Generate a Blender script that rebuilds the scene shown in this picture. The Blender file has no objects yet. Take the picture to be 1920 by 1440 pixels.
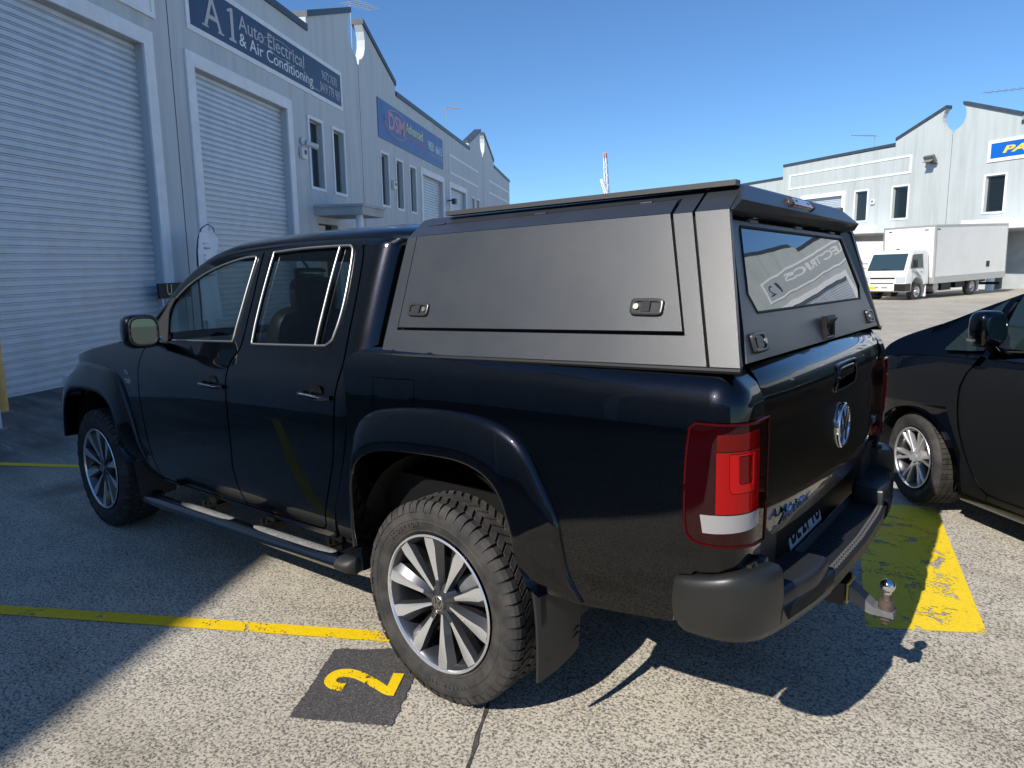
import bpy, bmesh, random
import numpy as np
from math import *
from mathutils import Vector, Matrix
from mathutils.geometry import delaunay_2d_cdt
random.seed(7)
scene = bpy.context.scene
COL = scene.collection
R = radians

# ------------------------------------------------------------------ camera
cam_d = bpy.data.cameras.new('camera'); cam = bpy.data.objects.new('camera', cam_d); COL.objects.link(cam)
yaw, pitch, roll = -.6805, .1553, -.0149
fw = Vector((sin(yaw)*cos(pitch), cos(yaw)*cos(pitch), -sin(pitch)))
rt = Vector((cos(yaw), -sin(yaw), 0)); up = rt.cross(fw)
r2 = rt*cos(roll) + up*sin(roll); u2 = -rt*sin(roll) + up*cos(roll)
m = Matrix((( r2.x, u2.x, -fw.x, 1.727), (r2.y, u2.y, -fw.y, -1.629), (r2.z, u2.z, -fw.z, 1.586), (0, 0, 0, 1)))
cam.matrix_world = m
cam_d.sensor_width = 36; cam_d.lens = 36*1278.2/1920; cam_d.clip_start = .05; cam_d.clip_end = 2000
scene.camera = cam

# ------------------------------------------------------------------ light
SUN = Vector((-.10, -1.235, 1.0)).normalized()
w = bpy.data.worlds.new('World'); scene.world = w; w.use_nodes = True
nt = w.node_tree; bg = nt.nodes['Background']
sky = nt.nodes.new('ShaderNodeTexSky'); sky.sky_type = 'NISHITA'; sky.sun_disc = False
sky.sun_elevation = asin(SUN.z); sky.sun_rotation = atan2(SUN.x, SUN.y)
sky.air_density = 1.0; sky.dust_density = .0; sky.ozone_density = 1.2; sky.altitude = 50
tint = nt.nodes.new('ShaderNodeMix'); tint.data_type = 'RGBA'; tint.blend_type = 'MULTIPLY'; tint.inputs[0].default_value = 1; tint.inputs[7].default_value = (.61, .92, 1.27, 1)
nt.links.new(sky.outputs[0], tint.inputs[6]); nt.links.new(tint.outputs[2], bg.inputs[0]); bg.inputs[1].default_value = .10
sd = bpy.data.lights.new('sun', 'SUN'); so = bpy.data.objects.new('sun', sd); COL.objects.link(so)
sd.energy = 5.0; sd.angle = R(.53); sd.color = (1, .94, .85)
so.rotation_euler = SUN.to_track_quat('Z', 'Y').to_euler()
scene.view_settings.view_transform = 'Standard'; scene.view_settings.look = 'None'
scene.view_settings.exposure = 0.22; scene.view_settings.gamma = 1
scene.cycles.max_bounces = 10; scene.cycles.transparent_max_bounces = 16
scene.cycles.use_denoising = True

# ------------------------------------------------------------------ materials
MATS = {}
def mat(name, col=(.5, .5, .5), rough=.5, metal=0, coat=0, spec=.5, **k):
    if name in MATS: return MATS[name]
    mt = bpy.data.materials.new(name); mt.use_nodes = True
    b = mt.node_tree.nodes['Principled BSDF']
    b.inputs['Base Color'].default_value = (*col, 1); b.inputs['Roughness'].default_value = rough
    b.inputs['Metallic'].default_value = metal; b.inputs['Specular IOR Level'].default_value = spec
    b.inputs['Coat Weight'].default_value = coat; b.inputs['Coat Roughness'].default_value = k.get('cr', .02)
    if 'emit' in k:
        b.inputs['Emission Color'].default_value = (*k['emit'], 1); b.inputs['Emission Strength'].default_value = 1
    MATS[name] = mt
    n = k.get('noise')          # (scale, low, high, rough_amp)
    if n:
        N = NB(mt)
        f = N.noise(n[0], 5, .6)
        c = N.ramp(f, [(.3, tuple(v*n[1] for v in col)), (.7, tuple(min(1, v*n[2]) for v in col))])
        N.link(c, b.inputs['Base Color'])
        if len(n) > 3: N.link(N.maprange(f, .3, .7, max(0, rough-n[3]), min(1, rough+n[3])), b.inputs['Roughness'])
    bp = k.get('bump')          # (scale, strength, dist)
    if bp:
        N = NB(mt); N.link(N.bump(N.noise(bp[0], 3, .5), bp[1], bp[2]), b.inputs['Normal'])
    return mt
class NB:
    def __init__(s, mt): s.t = mt.node_tree; s.tc = None; s.b = s.t.nodes.get('Principled BSDF')
    def new(s, ty, **k):
        n = s.t.nodes.new(ty)
        for a, v in k.items(): setattr(n, a, v)
        return n
    def link(s, a, b): s.t.links.new(a, b)
    def pos(s):
        if not s.tc: s.tc = s.new('ShaderNodeNewGeometry').outputs['Position']
        return s.tc
    def noise(s, scale, det=4, rough=.5, vec=None, dist=0):
        n = s.new('ShaderNodeTexNoise'); n.inputs['Scale'].default_value = scale; n.inputs['Detail'].default_value = det
        n.inputs['Roughness'].default_value = rough; n.inputs['Distortion'].default_value = dist
        s.link(vec or s.pos(), n.inputs['Vector']); return n.outputs['Fac']
    def voro(s, scale, vec=None, feature='F1', out='Distance', rnd=1):
        n = s.new('ShaderNodeTexVoronoi'); n.feature = feature; n.inputs['Scale'].default_value = scale
        n.inputs['Randomness'].default_value = rnd
        s.link(vec or s.pos(), n.inputs['Vector']); return n.outputs[out]
    def ramp(s, f, stops, interp='LINEAR'):
        n = s.new('ShaderNodeValToRGB'); cr = n.color_ramp; cr.interpolation = interp
        while len(cr.elements) < len(stops): cr.elements.new(.5)
        for e, (p, c) in zip(cr.elements, stops):
            e.position = p; e.color = (*c, 1) if isinstance(c, tuple) else (c, c, c, 1)
        s.link(f, n.inputs[0]); return n.outputs[0]
    def maprange(s, f, a, b, c, d):
        n = s.new('ShaderNodeMapRange')
        for i, v in enumerate((a, b, c, d)): n.inputs[i+1].default_value = v
        s.link(f, n.inputs[0]); return n.outputs[0]
    def math(s, op, a, b=None):
        n = s.new('ShaderNodeMath', operation=op)
        for i, v in enumerate((a, b)):
            if v is None: continue
            if isinstance(v, (int, float)): n.inputs[i].default_value = v
            else: s.link(v, n.inputs[i])
        return n.outputs[0]
    def mix(s, f, a, b, mode='MIX'):
        n = s.new('ShaderNodeMix', data_type='RGBA', blend_type=mode)
        if isinstance(f, (int, float)): n.inputs[0].default_value = f
        else: s.link(f, n.inputs[0])
        for i, v in ((6, a), (7, b)):
            if isinstance(v, tuple): n.inputs[i].default_value = (*v, 1)
            else: s.link(v, n.inputs[i])
        return n.outputs[2]
    def bump(s, h, st, dist=.01):
        n = s.new('ShaderNodeBump'); n.inputs['Strength'].default_value = st; n.inputs['Distance'].default_value = dist
        s.link(h, n.inputs['Height']); return n.outputs[0]
    def mapping(s, scale, rot=(0, 0, 0)):
        n = s.new('ShaderNodeMapping'); n.inputs['Scale'].default_value = scale; n.inputs['Rotation'].default_value = rot
        s.link(s.pos(), n.inputs[0]); return n.outputs[0]

# exposed aggregate concrete
def concrete(name, worn=True):
    mt = mat(name, (.5, .45, .38), .85); N = NB(mt); b = N.b
    w1 = N.noise(3.2, 4, .6); w2 = N.noise(.55, 4, .6); w3 = N.noise(.13, 3, .5)
    st = N.noise(95, 2.5, .62, dist=.5); st2 = N.noise(210, 2, .6)
    v = N.voro(105, out='Color'); vg = N.new('ShaderNodeSeparateColor'); N.link(v, vg.inputs[0])
    speck = N.math('ADD', st, N.math('MULTIPLY', N.math('SUBTRACT', vg.outputs[0], .5), .16))
    speck = N.math('ADD', speck, N.math('MULTIPLY', N.math('SUBTRACT', w1, .5), .16))
    c = N.ramp(speck, [(.35, (.105, .092, .080)), (.42, (.22, .195, .165)), (.49, (.50, .45, .355)), (.62, (.70, .635, .515))])
    c = N.mix(N.maprange(st2, .45, .7, 0, .45), c, (.70, .65, .56))
    c = N.mix(N.maprange(w2, .35, .65, .0, .45), c, (.62, .58, .52), 'MULTIPLY')
    c = N.mix(N.maprange(w3, .3, .7, .0, .45), c, (.72, .68, .62), 'MULTIPLY')
    # old stained band in front of the roller doors (tyre marks along the bays)
    vec = N.mapping((.35, 2.2, 1), (0, 0, R(-31)))
    sm = N.noise(1.6, 4, .6, vec)
    px = N.new('ShaderNodeSeparateXYZ'); N.link(N.pos(), px.inputs[0])
    off = N.math('ADD', N.math('MULTIPLY', px.outputs[0], .867), N.math('MULTIPLY', px.outputs[1], .498))
    near = N.maprange(off, -3.9, -5.0, 0, 1)
    c = N.mix(N.math('MULTIPLY', near, N.maprange(sm, .35, .6, .55, .95)), c, (.075, .066, .062))
    # soft tyre marks and darker oil spots at random places
    oil = N.voro(.42, out='Distance'); oil2 = N.math('ADD', oil, N.math('MULTIPLY', N.noise(4, 4, .6), .22))
    c = N.mix(N.maprange(oil2, .24, .15, 0, .65), c, (.13, .115, .10), 'MIX')
    tm = N.noise(1.0, 3, .55, N.mapping((.22, 3.4, 1), (0, 0, R(-20))), .6)
    c = N.mix(N.maprange(tm, .54, .70, 0, .38), c, (.55, .53, .50), 'MULTIPLY')
    scv = N.noise(1.0, 2, .5, N.mapping((1.2, 26, 1), (0, 0, R(52))), .3)
    c = N.mix(N.maprange(scv, .69, .73, 0, .35), c, (.74, .72, .68))
    c = N.mix(1.0, c, (.905, .925, .95), 'MULTIPLY')
    N.link(c, b.inputs['Base Color'])
    N.link(N.bump(N.math('ADD', st, N.math('MULTIPLY', st2, .5)), .35, .006), b.inputs['Normal'])
    return mt
M_GROUND = concrete('aggregate_concrete')
def worn_paint(name, col, amount=.5, scale=1.):
    mt = mat(name, col, .6); N = NB(mt); b = N.b
    out = N.t.nodes['Material Output']
    tr = N.new('ShaderNodeBsdfTransparent'); mx = N.new('ShaderNodeMixShader')
    a = N.noise(5*scale, 5, .65, dist=.5); g = N.noise(70, 3, .6); 
    f = N.math('ADD', N.math('MULTIPLY', a, .75), N.math('MULTIPLY', g, .35))
    hole = N.ramp(f, [(amount-.006, 1.), (amount+.006, 0.)])
    c = N.mix(N.noise(22, 4, .6), tuple(v*.82 for v in col), col)
    c = N.mix(N.maprange(N.noise(90, 2, .5), .55, .75, 0, .5), c, tuple(v*.45 for v in col))
    N.link(c, b.inputs['Base Color'])
    N.link(hole, mx.inputs[0]); N.link(b.outputs[0], mx.inputs[1]); N.link(tr.outputs[0], mx.inputs[2])
    N.link(mx.outputs[0], out.inputs[0])
    N.link(N.bump(N.noise(62, 2.5, .62, dist=.6), .3, .005), b.inputs['Normal'])
    return mt
M_YEL = worn_paint('yellow_road_paint', (.88, .60, .004), .455)
M_YELP = worn_paint('worn_yellow_road_paint', (.92, .66, .025), .487, 1.3)
def asphalt():
    mt = mat('asphalt_patch', (.055, .052, .05), .9); N = NB(mt)
    c = N.ramp(N.noise(140, 3, .7), [(.35, (.03, .028, .028)), (.6, (.085, .08, .078)), (.72, (.22, .21, .20))])
    N.link(c, N.b.inputs['Base Color']); N.link(N.bump(N.noise(120, 3, .6), .5, .004), N.b.inputs['Normal'])
    return mt
M_ASPH = asphalt()
M_JOINT = mat('joint_filler', (.045, .04, .034), .95, noise=(40, .5, 2.2), bump=(60, .6, .01))

def wall_mat(name, col):
    mt = mat(name, col, .8); N = NB(mt)
    streak = N.noise(1.0, 5, .6, N.mapping((3.0, 3.0, .25)))
    c = N.mix(N.maprange(streak, .45, .72, 0, .6), col, tuple(v*.72 for v in col))
    c = N.mix(N.maprange(N.noise(.8, 4, .6), .4, .7, 0, .18), c, tuple(min(1, v*1.2) for v in col))
    N.link(c, N.b.inputs['Base Color']); N.link(N.bump(N.noise(45, 4, .6), .25, .004), N.b.inputs['Normal'])
    return mt
M_WALL = wall_mat('painted_concrete_wall', (.53, .57, .585))
M_WALLR = wall_mat('pale_painted_concrete_wall', (.47, .51, .50))
M_TRIM = mat('white_trim', (.80, .83, .85), .7, noise=(3, .9, 1.05))
M_CAP = mat('dark_capping', (.045, .06, .075), .45, noise=(4, .8, 1.2))
M_SHUT = mat('roller_shutter_steel', (.58, .635, .69), .45, metal=.15, noise=(2.5, .88, 1.08, .06))
M_SHADE = mat('dark_interior', (.012, .013, .015), .9)
M_WGLASS = mat('window_glass_dark', (.01, .018, .022), .06, spec=.7)
M_WFRAME = mat('window_frame_aluminium', (.42, .44, .44), .4, metal=.4)
M_CONC = mat('rendered_concrete', (.42, .45, .46), .8, noise=(2, .85, 1.1))
M_BLUE = mat('navy_sign_face', (.028, .05, .105), .45, noise=(2, .9, 1.15))
M_BLUE2 = mat('faded_blue_sign_face', (.07, .14, .33), .5, noise=(1.5, .9, 1.2))
M_BLUE3 = mat('bright_blue_sign_face', (.005, .12, .50), .4)
M_SLET = mat('silver_sign_lettering', (.52, .49, .50), .5)
M_WHITE = mat('white_sign_paint', (.80, .81, .80), .5)
M_RED = mat('faded_red_sign_paint', (.55, .27, .32), .5)
M_YLET = mat('yellow_sign_lettering', (.85, .62, .05), .5)
M_YLET2 = mat('pale_yellow_sign_lettering', (.62, .62, .32), .5)
M_PLAST = mat('white_plastic', (.68, .68, .66), .4)
M_BPLAST = mat('black_plastic', (.012, .012, .013), .5)
M_GALV = mat('galvanised_steel', (.45, .47, .48), .4, metal=.8)

# vehicle materials
def carpaint(name, col):
    mt = mat(name, col, .32, metal=1.0, coat=1.0, cr=.006, spec=.3); N = NB(mt)
    fl = N.voro(900, out='Color'); sp = N.new('ShaderNodeSeparateColor'); N.link(fl, sp.inputs[0])
    c = N.mix(N.maprange(sp.outputs[0], .55, 1, 0, .9), col, (.013, .0135, .018))
    dust = N.noise(330, 2, .6); dm = N.noise(6, 3, .6)
    c = N.mix(N.math('MULTIPLY', N.maprange(dust, .70, .78, 0, .5), dm), c, (.30, .28, .25))
    N.link(c, N.b.inputs['Base Color'])
    N.b.inputs['Metallic'].default_value = 1.0
    h = N.noise(2.2, 2, .5); N.link(N.bump(h, .05, .01), N.b.inputs['Coat Normal'])
    return mt
M_PAINT = carpaint('black_metallic_paint', (.005, .005, .0065))
M_PAINT2 = carpaint('dark_blue_black_paint', (.003, .004, .006))
M_BASE = mat('body_underlay', (.003, .003, .003), .5)
def powdercoat():
    mt = mat('black_powder_coat', (.022, .0265, .034), .36, spec=.95); N = NB(mt)
    N.link(N.bump(N.noise(330, 3, .75), .25, .0015), N.b.inputs['Normal'])
    N.link(N.mix(N.maprange(N.noise(5, 5, .65), .42, .75, 0, .22), (.022, .0265, .034), (.06, .06, .058)), N.b.inputs['Base Color'])
    N.link(N.maprange(N.noise(3, 4, .6), .35, .7, .345, .385), N.b.inputs['Roughness'])
    return mt
M_PC = powdercoat()
M_SEAL = mat('black_rubber_seal', (.004, .004, .004), .6)
M_PLB = mat('bumper_plastic', (.015, .015, .014), .38, noise=(4, .8, 1.25, .05), bump=(300, .12, .001))
M_PLB2 = mat('textured_black_plastic', (.016, .016, .016), .55, bump=(260, .3, .002))
M_TREADP = mat('bumper_step_plastic', (.022, .023, .025), .38)
M_CHROME = mat('chrome', (.74, .75, .77), .08, metal=1)
M_CHROMES = mat('satin_chrome_trim', (.50, .48, .44), .36, metal=1)
M_BCHROME = mat('black_chrome_tube', (.20, .21, .22), .14, metal=1)
def tyre_m():
    mt = mat('tyre_rubber', (.028, .027, .026), .78); N = NB(mt)
    c = N.ramp(N.noise(14, 5, .6), [(.35, (.017, .017, .017)), (.7, (.055, .05, .044))])
    N.link(c, N.b.inputs['Base Color']); N.link(N.bump(N.noise(160, 3, .5), .2, .002), N.b.inputs['Normal'])
    return mt
M_TYRE = tyre_m()
M_ALLOY = mat('machined_alloy', (.76, .77, .78), .27, metal=.8)
M_ALLOYD = mat('grey_alloy_paint', (.060, .063, .068), .3, metal=.6, coat=.5)
M_ALLOYS = mat('silver_alloy_paint', (.52, .52, .52), .3, metal=.7, coat=.5)
M_DISC = mat('brake_disc_steel', (.22, .21, .20), .35, metal=1)
M_RUST = mat('rusty_steel', (.065, .048, .038), .7, noise=(60, .6, 1.5))
M_GSTEEL = mat('grey_painted_steel', (.12, .125, .13), .6, noise=(30, .8, 1.2))
M_SEAT = mat('seat_leather', (.018, .018, .018), .45)
def glass(name, tint, refl=1.0):
    mt = bpy.data.materials.new(name); mt.use_nodes = True; t = mt.node_tree; MATS[name] = mt
    t.nodes.remove(t.nodes['Principled BSDF'])
    tr = t.nodes.new('ShaderNodeBsdfTransparent'); tr.inputs[0].default_value = (*tint, 1)
    gl = t.nodes.new('ShaderNodeBsdfGlossy'); gl.inputs['Roughness'].default_value = .008
    lw = t.nodes.new('ShaderNodeLayerWeight'); pw = t.nodes.new('ShaderNodeMath'); pw.operation = 'POWER'; pw.inputs[1].default_value = 5; t.links.new(lw.outputs['Facing'], pw.inputs[0])
    fr = t.nodes.new('ShaderNodeMath'); fr.operation = 'MULTIPLY_ADD'; fr.inputs[1].default_value = .92; fr.inputs[2].default_value = .05; t.links.new(pw.outputs[0], fr.inputs[0])
    mx = t.nodes.new('ShaderNodeMixShader')
    t.links.new(fr.outputs[0], mx.inputs[0]); t.links.new(tr.outputs[0], mx.inputs[1]); t.links.new(gl.outputs[0], mx.inputs[2])
    t.links.new(mx.outputs[0], t.nodes['Material Output'].inputs[0]); return mt
M_GL = glass('tinted_side_glass', (.32, .38, .38))
M_GLF = glass('front_side_glass', (.50, .60, .59))
M_GLC = glass('clear_windscreen_glass', (.70, .76, .74))
def mirrorglass():
    mt = mat('dark_tinted_canopy_glass', (.004, .006, .008), .008, spec=1.0); b = mt.node_tree.nodes['Principled BSDF']
    b.inputs['IOR'].default_value = 2.1
    N = NB(mt); N.link(N.bump(N.noise(1.6, 2, .5), .10, .02), b.inputs['Normal']); return mt
M_CGL = mirrorglass()
M_MIRR = mat('mirror_silver', (.12, .155, .145), .01, metal=1)
def lens(name, col, rough=.08, scale=(260, 4, 4)):
    mt = mat(name, col, rough, coat=.6, spec=.0)
    N = NB(mt); wv = N.new('ShaderNodeTexWave'); wv.inputs['Scale'].default_value = 120; wv.bands_direction = 'Z'
    N.link(N.pos(), wv.inputs[0]); wv2 = N.new('ShaderNodeTexWave'); wv2.inputs['Scale'].default_value = 120; wv2.bands_direction = 'DIAGONAL'
    N.link(N.pos(), wv2.inputs[0])
    h = N.math('MULTIPLY', wv.outputs[1], wv2.outputs[1])
    c = N.mix(h, tuple(v*.72 for v in col), tuple(min(1, v*1.15) for v in col)); N.link(c, N.b.inputs['Base Color'])
    return mt
M_LRED = lens('red_lens', (.34, .002, .003)); M_LRED2 = lens('deep_red_lens', (.13, .001, .001))
M_LDARK = mat('smoked_red_lens', (.016, .0002, .0004), .03, coat=.8, spec=.0)
M_LWHITE = lens('clear_ribbed_lens', (.34, .33, .33))
M_VWHITE = mat('white_vehicle_paint', (.80, .80, .76), .3, coat=.6, noise=(2, .96, 1.02))
M_BOXW = mat('white_box_panel', (.76, .75, .71), .5, noise=(1.2, .95, 1.02))
M_ALU = mat('aluminium_rail', (.50, .50, .48), .4, metal=.5)

# ------------------------------------------------------------------ mesh helpers
class MB:
    def __init__(s): s.v = []; s.f = []; s.n = {}
    def add(s, vs, fs, flip=False):
        o = len(s.v); s.v += [tuple(map(float, v)) for v in vs]
        for f in fs: s.f.append(tuple(o+i for i in (reversed(f) if flip else f)))
        return s
    def box(s, c, sz, M=None):
        cx, cy, cz = c; a, b, d = (k/2 for k in sz)
        vs = [Vector((x, y, z)) for z in (-d, d) for y in (-b, b) for x in (-a, a)]
        if M is not None: vs = [M @ v for v in vs]
        vs = [(v[0]+cx, v[1]+cy, v[2]+cz) for v in vs]
        return s.add(vs, [(0, 2, 3, 1), (4, 5, 7, 6), (0, 1, 5, 4), (2, 6, 7, 3), (0, 4, 6, 2), (1, 3, 7, 5)])
    def bbox(s, a, b): return s.box([(p+q)/2 for p, q in zip(a, b)], [abs(q-p) for p, q in zip(a, b)])
    def rbox(s, c, sz, e=.3, n=8, M=None):   # superellipsoid rounded block
        vs = []; fs = []; sg = lambda v, p: copysign(abs(v)**p, v)
        for i in range(n+1):
            ph = -pi/2+pi*i/n
            for j in range(2*n):
                th = pi*j/n
                v = Vector((sz[0]/2*sg(cos(ph), e)*sg(cos(th), e), sz[1]/2*sg(cos(ph), e)*sg(sin(th), e), sz[2]/2*sg(sin(ph), e)))
                if M is not None: v = M @ v
                vs.append((v[0]+c[0], v[1]+c[1], v[2]+c[2]))
        m2 = 2*n
        for i in range(n):
            for j in range(m2): fs.append((i*m2+j, i*m2+(j+1) % m2, (i+1)*m2+(j+1) % m2, (i+1)*m2+j))
        return s.add(vs, fs)
    def prism(s, poly, f0, f1):   # poly list of 2D; f0,f1 map 2D -> 3D front/back
        n = len(poly); A = [f0(*p) for p in poly]; B = [f1(*p) for p in poly]
        return s.add(A+B, [tuple(range(n)), tuple(range(2*n-1, n-1, -1))]+[((i+1) % n, i, n+i, n+(i+1) % n) for i in range(n)])
    def tube(s, pts, r, n=10, cap=True, closed=False, ry=None, upv=(0, 0, 1)):
        pts = [Vector(p) for p in pts]; N = len(pts); rs = r if isinstance(r, (list, tuple)) else [r]*N
        o = len(s.v); vs = []; prev = Vector(upv)
        for i, p in enumerate(pts):
            a = pts[i-1] if (i or closed) else p; b = pts[(i+1) % N] if (i < N-1 or closed) else p
            t = (b-a).normalized(); x = t.cross(prev)
            if x.length < 1e-4: x = t.cross(Vector((1, .3, 0)))
            x.normalize(); y = x.cross(t).normalized()
            for k in range(n):
                an = 2*pi*k/n; vs.append(tuple(p+x*cos(an)*rs[i]+y*sin(an)*(ry if ry else rs[i])))
        fs = []
        for i in range(N if closed else N-1):
            for k in range(n):
                a = i*n+k; b = i*n+(k+1) % n; c = ((i+1) % N)*n+(k+1) % n; d = ((i+1) % N)*n+k
                fs.append((a, b, c, d))
        if cap and not closed: fs += [tuple(range(n-1, -1, -1)), tuple((N-1)*n+k for k in range(n))]
        return s.add(vs, fs)
    def lathe(s, prof, c, n=48, axis='y', arc=None, flip=False):   # prof: (radius, along)
        vs = []; cx, cy, cz = c; a0, a1 = arc or (0, 2*pi); full = arc is None
        m = n if full else n+1
        for k in range(m):
            a = a0+(a1-a0)*k/n
            for r, h in prof:
                if axis == 'y': vs.append((cx+r*cos(a), cy+h, cz+r*sin(a)))
                elif axis == 'x': vs.append((cx+h, cy+r*cos(a), cz+r*sin(a)))
                else: vs.append((cx+r*cos(a), cy+r*sin(a), cz+h))
        q = len(prof); fs = []
        for k in range(n):
            for j in range(q-1):
                a = k*q+j; b = ((k+1) % m)*q+j
                fs.append((a, a+1, b+1, b))
        return s.add(vs, fs, flip)
    def grid(s, P, flip=False):   # P[i][j] 3D points
        h = len(P); w_ = len(P[0]); return s.add([p for r_ in P for p in r_], [(i*w_+j, i*w_+j+1, (i+1)*w_+j+1, (i+1)*w_+j) for i in range(h-1) for j in range(w_-1)], flip)
    def xf(s, M, a=0):
        s.v = s.v[:a]+[tuple(M @ Vector(v)) for v in s.v[a:]]; return s
    def join(s, o): return s.add(o.v, o.f)
    def copy(s): q = MB(); q.v = list(s.v); q.f = list(s.f); q.n = dict(s.n); return q
    def mir(s, c=.977):
        q = MB(); q.v = [(x, 2*c-y, z) for x, y, z in s.v]; q.f = [tuple(reversed(f)) for f in s.f]
        q.n = {k: (v[0], -v[1], v[2]) for k, v in s.n.items()}; return q

ORG = {}
def tag(o, label=None, cat=None, group=None, kind=None):
    if label: o['label'] = label
    if cat: o['category'] = cat
    if group: o['group'] = group
    if kind: o['kind'] = kind
    return o
def empty(name, loc, label=None, cat=None, group=None):
    o = bpy.data.objects.new(name, None); COL.objects.link(o); o.location = loc; o.empty_display_size = .2
    ORG[o.name] = Vector(loc); return tag(o, label, cat, group)
def obj(name, mb, material, parent=None, org=None, smooth=40, fixn=True, bevel=0):
    if parent is not None: org = ORG[parent.name]
    elif org is None:
        a = np.array(mb.v); org = Vector(((a[:, 0].min()+a[:, 0].max())/2, (a[:, 1].min()+a[:, 1].max())/2, a[:, 2].min()))
    org = Vector(org)
    me = bpy.data.meshes.new(name)
    me.from_pydata([(x-org.x, y-org.y, z-org.z) for x, y, z in mb.v], [], mb.f)
    me.materials.append(material)
    if fixn and not mb.n:
        bm = bmesh.new(); bm.from_mesh(me); bmesh.ops.recalc_face_normals(bm, faces=bm.faces)
        if bevel: bmesh.ops.bevel(bm, geom=[e for e in bm.edges if e.is_manifold and e.calc_face_angle(0) > R(60)], offset=bevel, segments=3, profile=.6, affect='EDGES')
        bm.to_mesh(me); bm.free()
    if smooth is not None:
        me.shade_smooth()
        if smooth < 180: me.set_sharp_from_angle(angle=R(smooth))
    if mb.n:
        me.normals_split_custom_set_from_vertices([mb.n.get(i, (0, 0, 0)) for i in range(len(mb.v))])
    me.update()
    o = bpy.data.objects.new(name, me); COL.objects.link(o)
    if parent is not None: o.parent = parent; o.location = (0, 0, 0)
    else: o.location = org
    ORG[o.name] = org
    return o

def inside(p, poly):
    x, y = p; c = False; n = len(poly); j = n-1
    for i in range(n):
        xi, yi = poly[i]; xj, yj = poly[j]
        if (yi > y) != (yj > y) and x < (xj-xi)*(y-yi)/(yj-yi)+xi: c = not c
        j = i
    return c
def densify(poly, step, closed=True):
    out = []; n = len(poly)
    for i in range(n if closed else n-1):
        a = poly[i]; b = poly[(i+1) % n]; L = dist(a, b); k = max(1, int(ceil(L/step)))
        for t in range(k): out.append(tuple(p+(q-p)*t/k for p, q in zip(a, b)))
    if not closed: out.append(tuple(poly[-1]))
    return out
def curve(pts, n=5, closed=True, sharp=45):   # Catmull-Rom through points; corners sharper than `sharp` stay
    N = len(pts); P = [Vector(p) for p in pts]; out = []
    def corner(i):
        if not closed and i in (0, N-1): return True
        a = (P[i]-P[i-1]); b = (P[(i+1) % N]-P[i]); return a.angle(b, 0) > R(sharp)
    C = [corner(i) for i in range(N)]
    for i in range(N if closed else N-1):
        p1 = P[i]; p2 = P[(i+1) % N]; p0 = P[i-1] if not C[i] else p1-(p2-p1); p3 = P[(i+2) % N] if not C[(i+1) % N] else p2+(p2-p1)
        if C[i] and C[(i+1) % N]: out.append(tuple(p1)); continue
        for k in range(n):
            t = k/n
            out.append(tuple(.5*((2*p1)+(p2-p0)*t+(2*p0-5*p1+4*p2-p3)*t*t+(3*p1-p0-3*p2+p3)*t**3)))
    if not closed: out.append(tuple(P[-1]))
    return out
def offset_poly(poly, d):   # inward for CCW when d>0
    n = len(poly); out = []
    A = sum(poly[i][0]*poly[(i+1) % n][1]-poly[(i+1) % n][0]*poly[i][1] for i in range(n)); s = 1 if A > 0 else -1
    for i in range(n):
        a = Vector(poly[i-1]); b = Vector(poly[i]); c = Vector(poly[(i+1) % n])
        e1 = (b-a).normalized() if (b-a).length > 1e-9 else Vector((1, 0)); e2 = (c-b).normalized() if (c-b).length > 1e-9 else e1
        nn = Vector((-(e1.y+e2.y), e1.x+e2.x))
        if nn.length < 1e-6: nn = Vector((-e1.y, e1.x))
        nn.normalize(); k = max(.5, nn.dot(Vector((-e1.y, e1.x))))
        out.append(tuple(b+nn*(s*d/k)))
    return out
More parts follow.
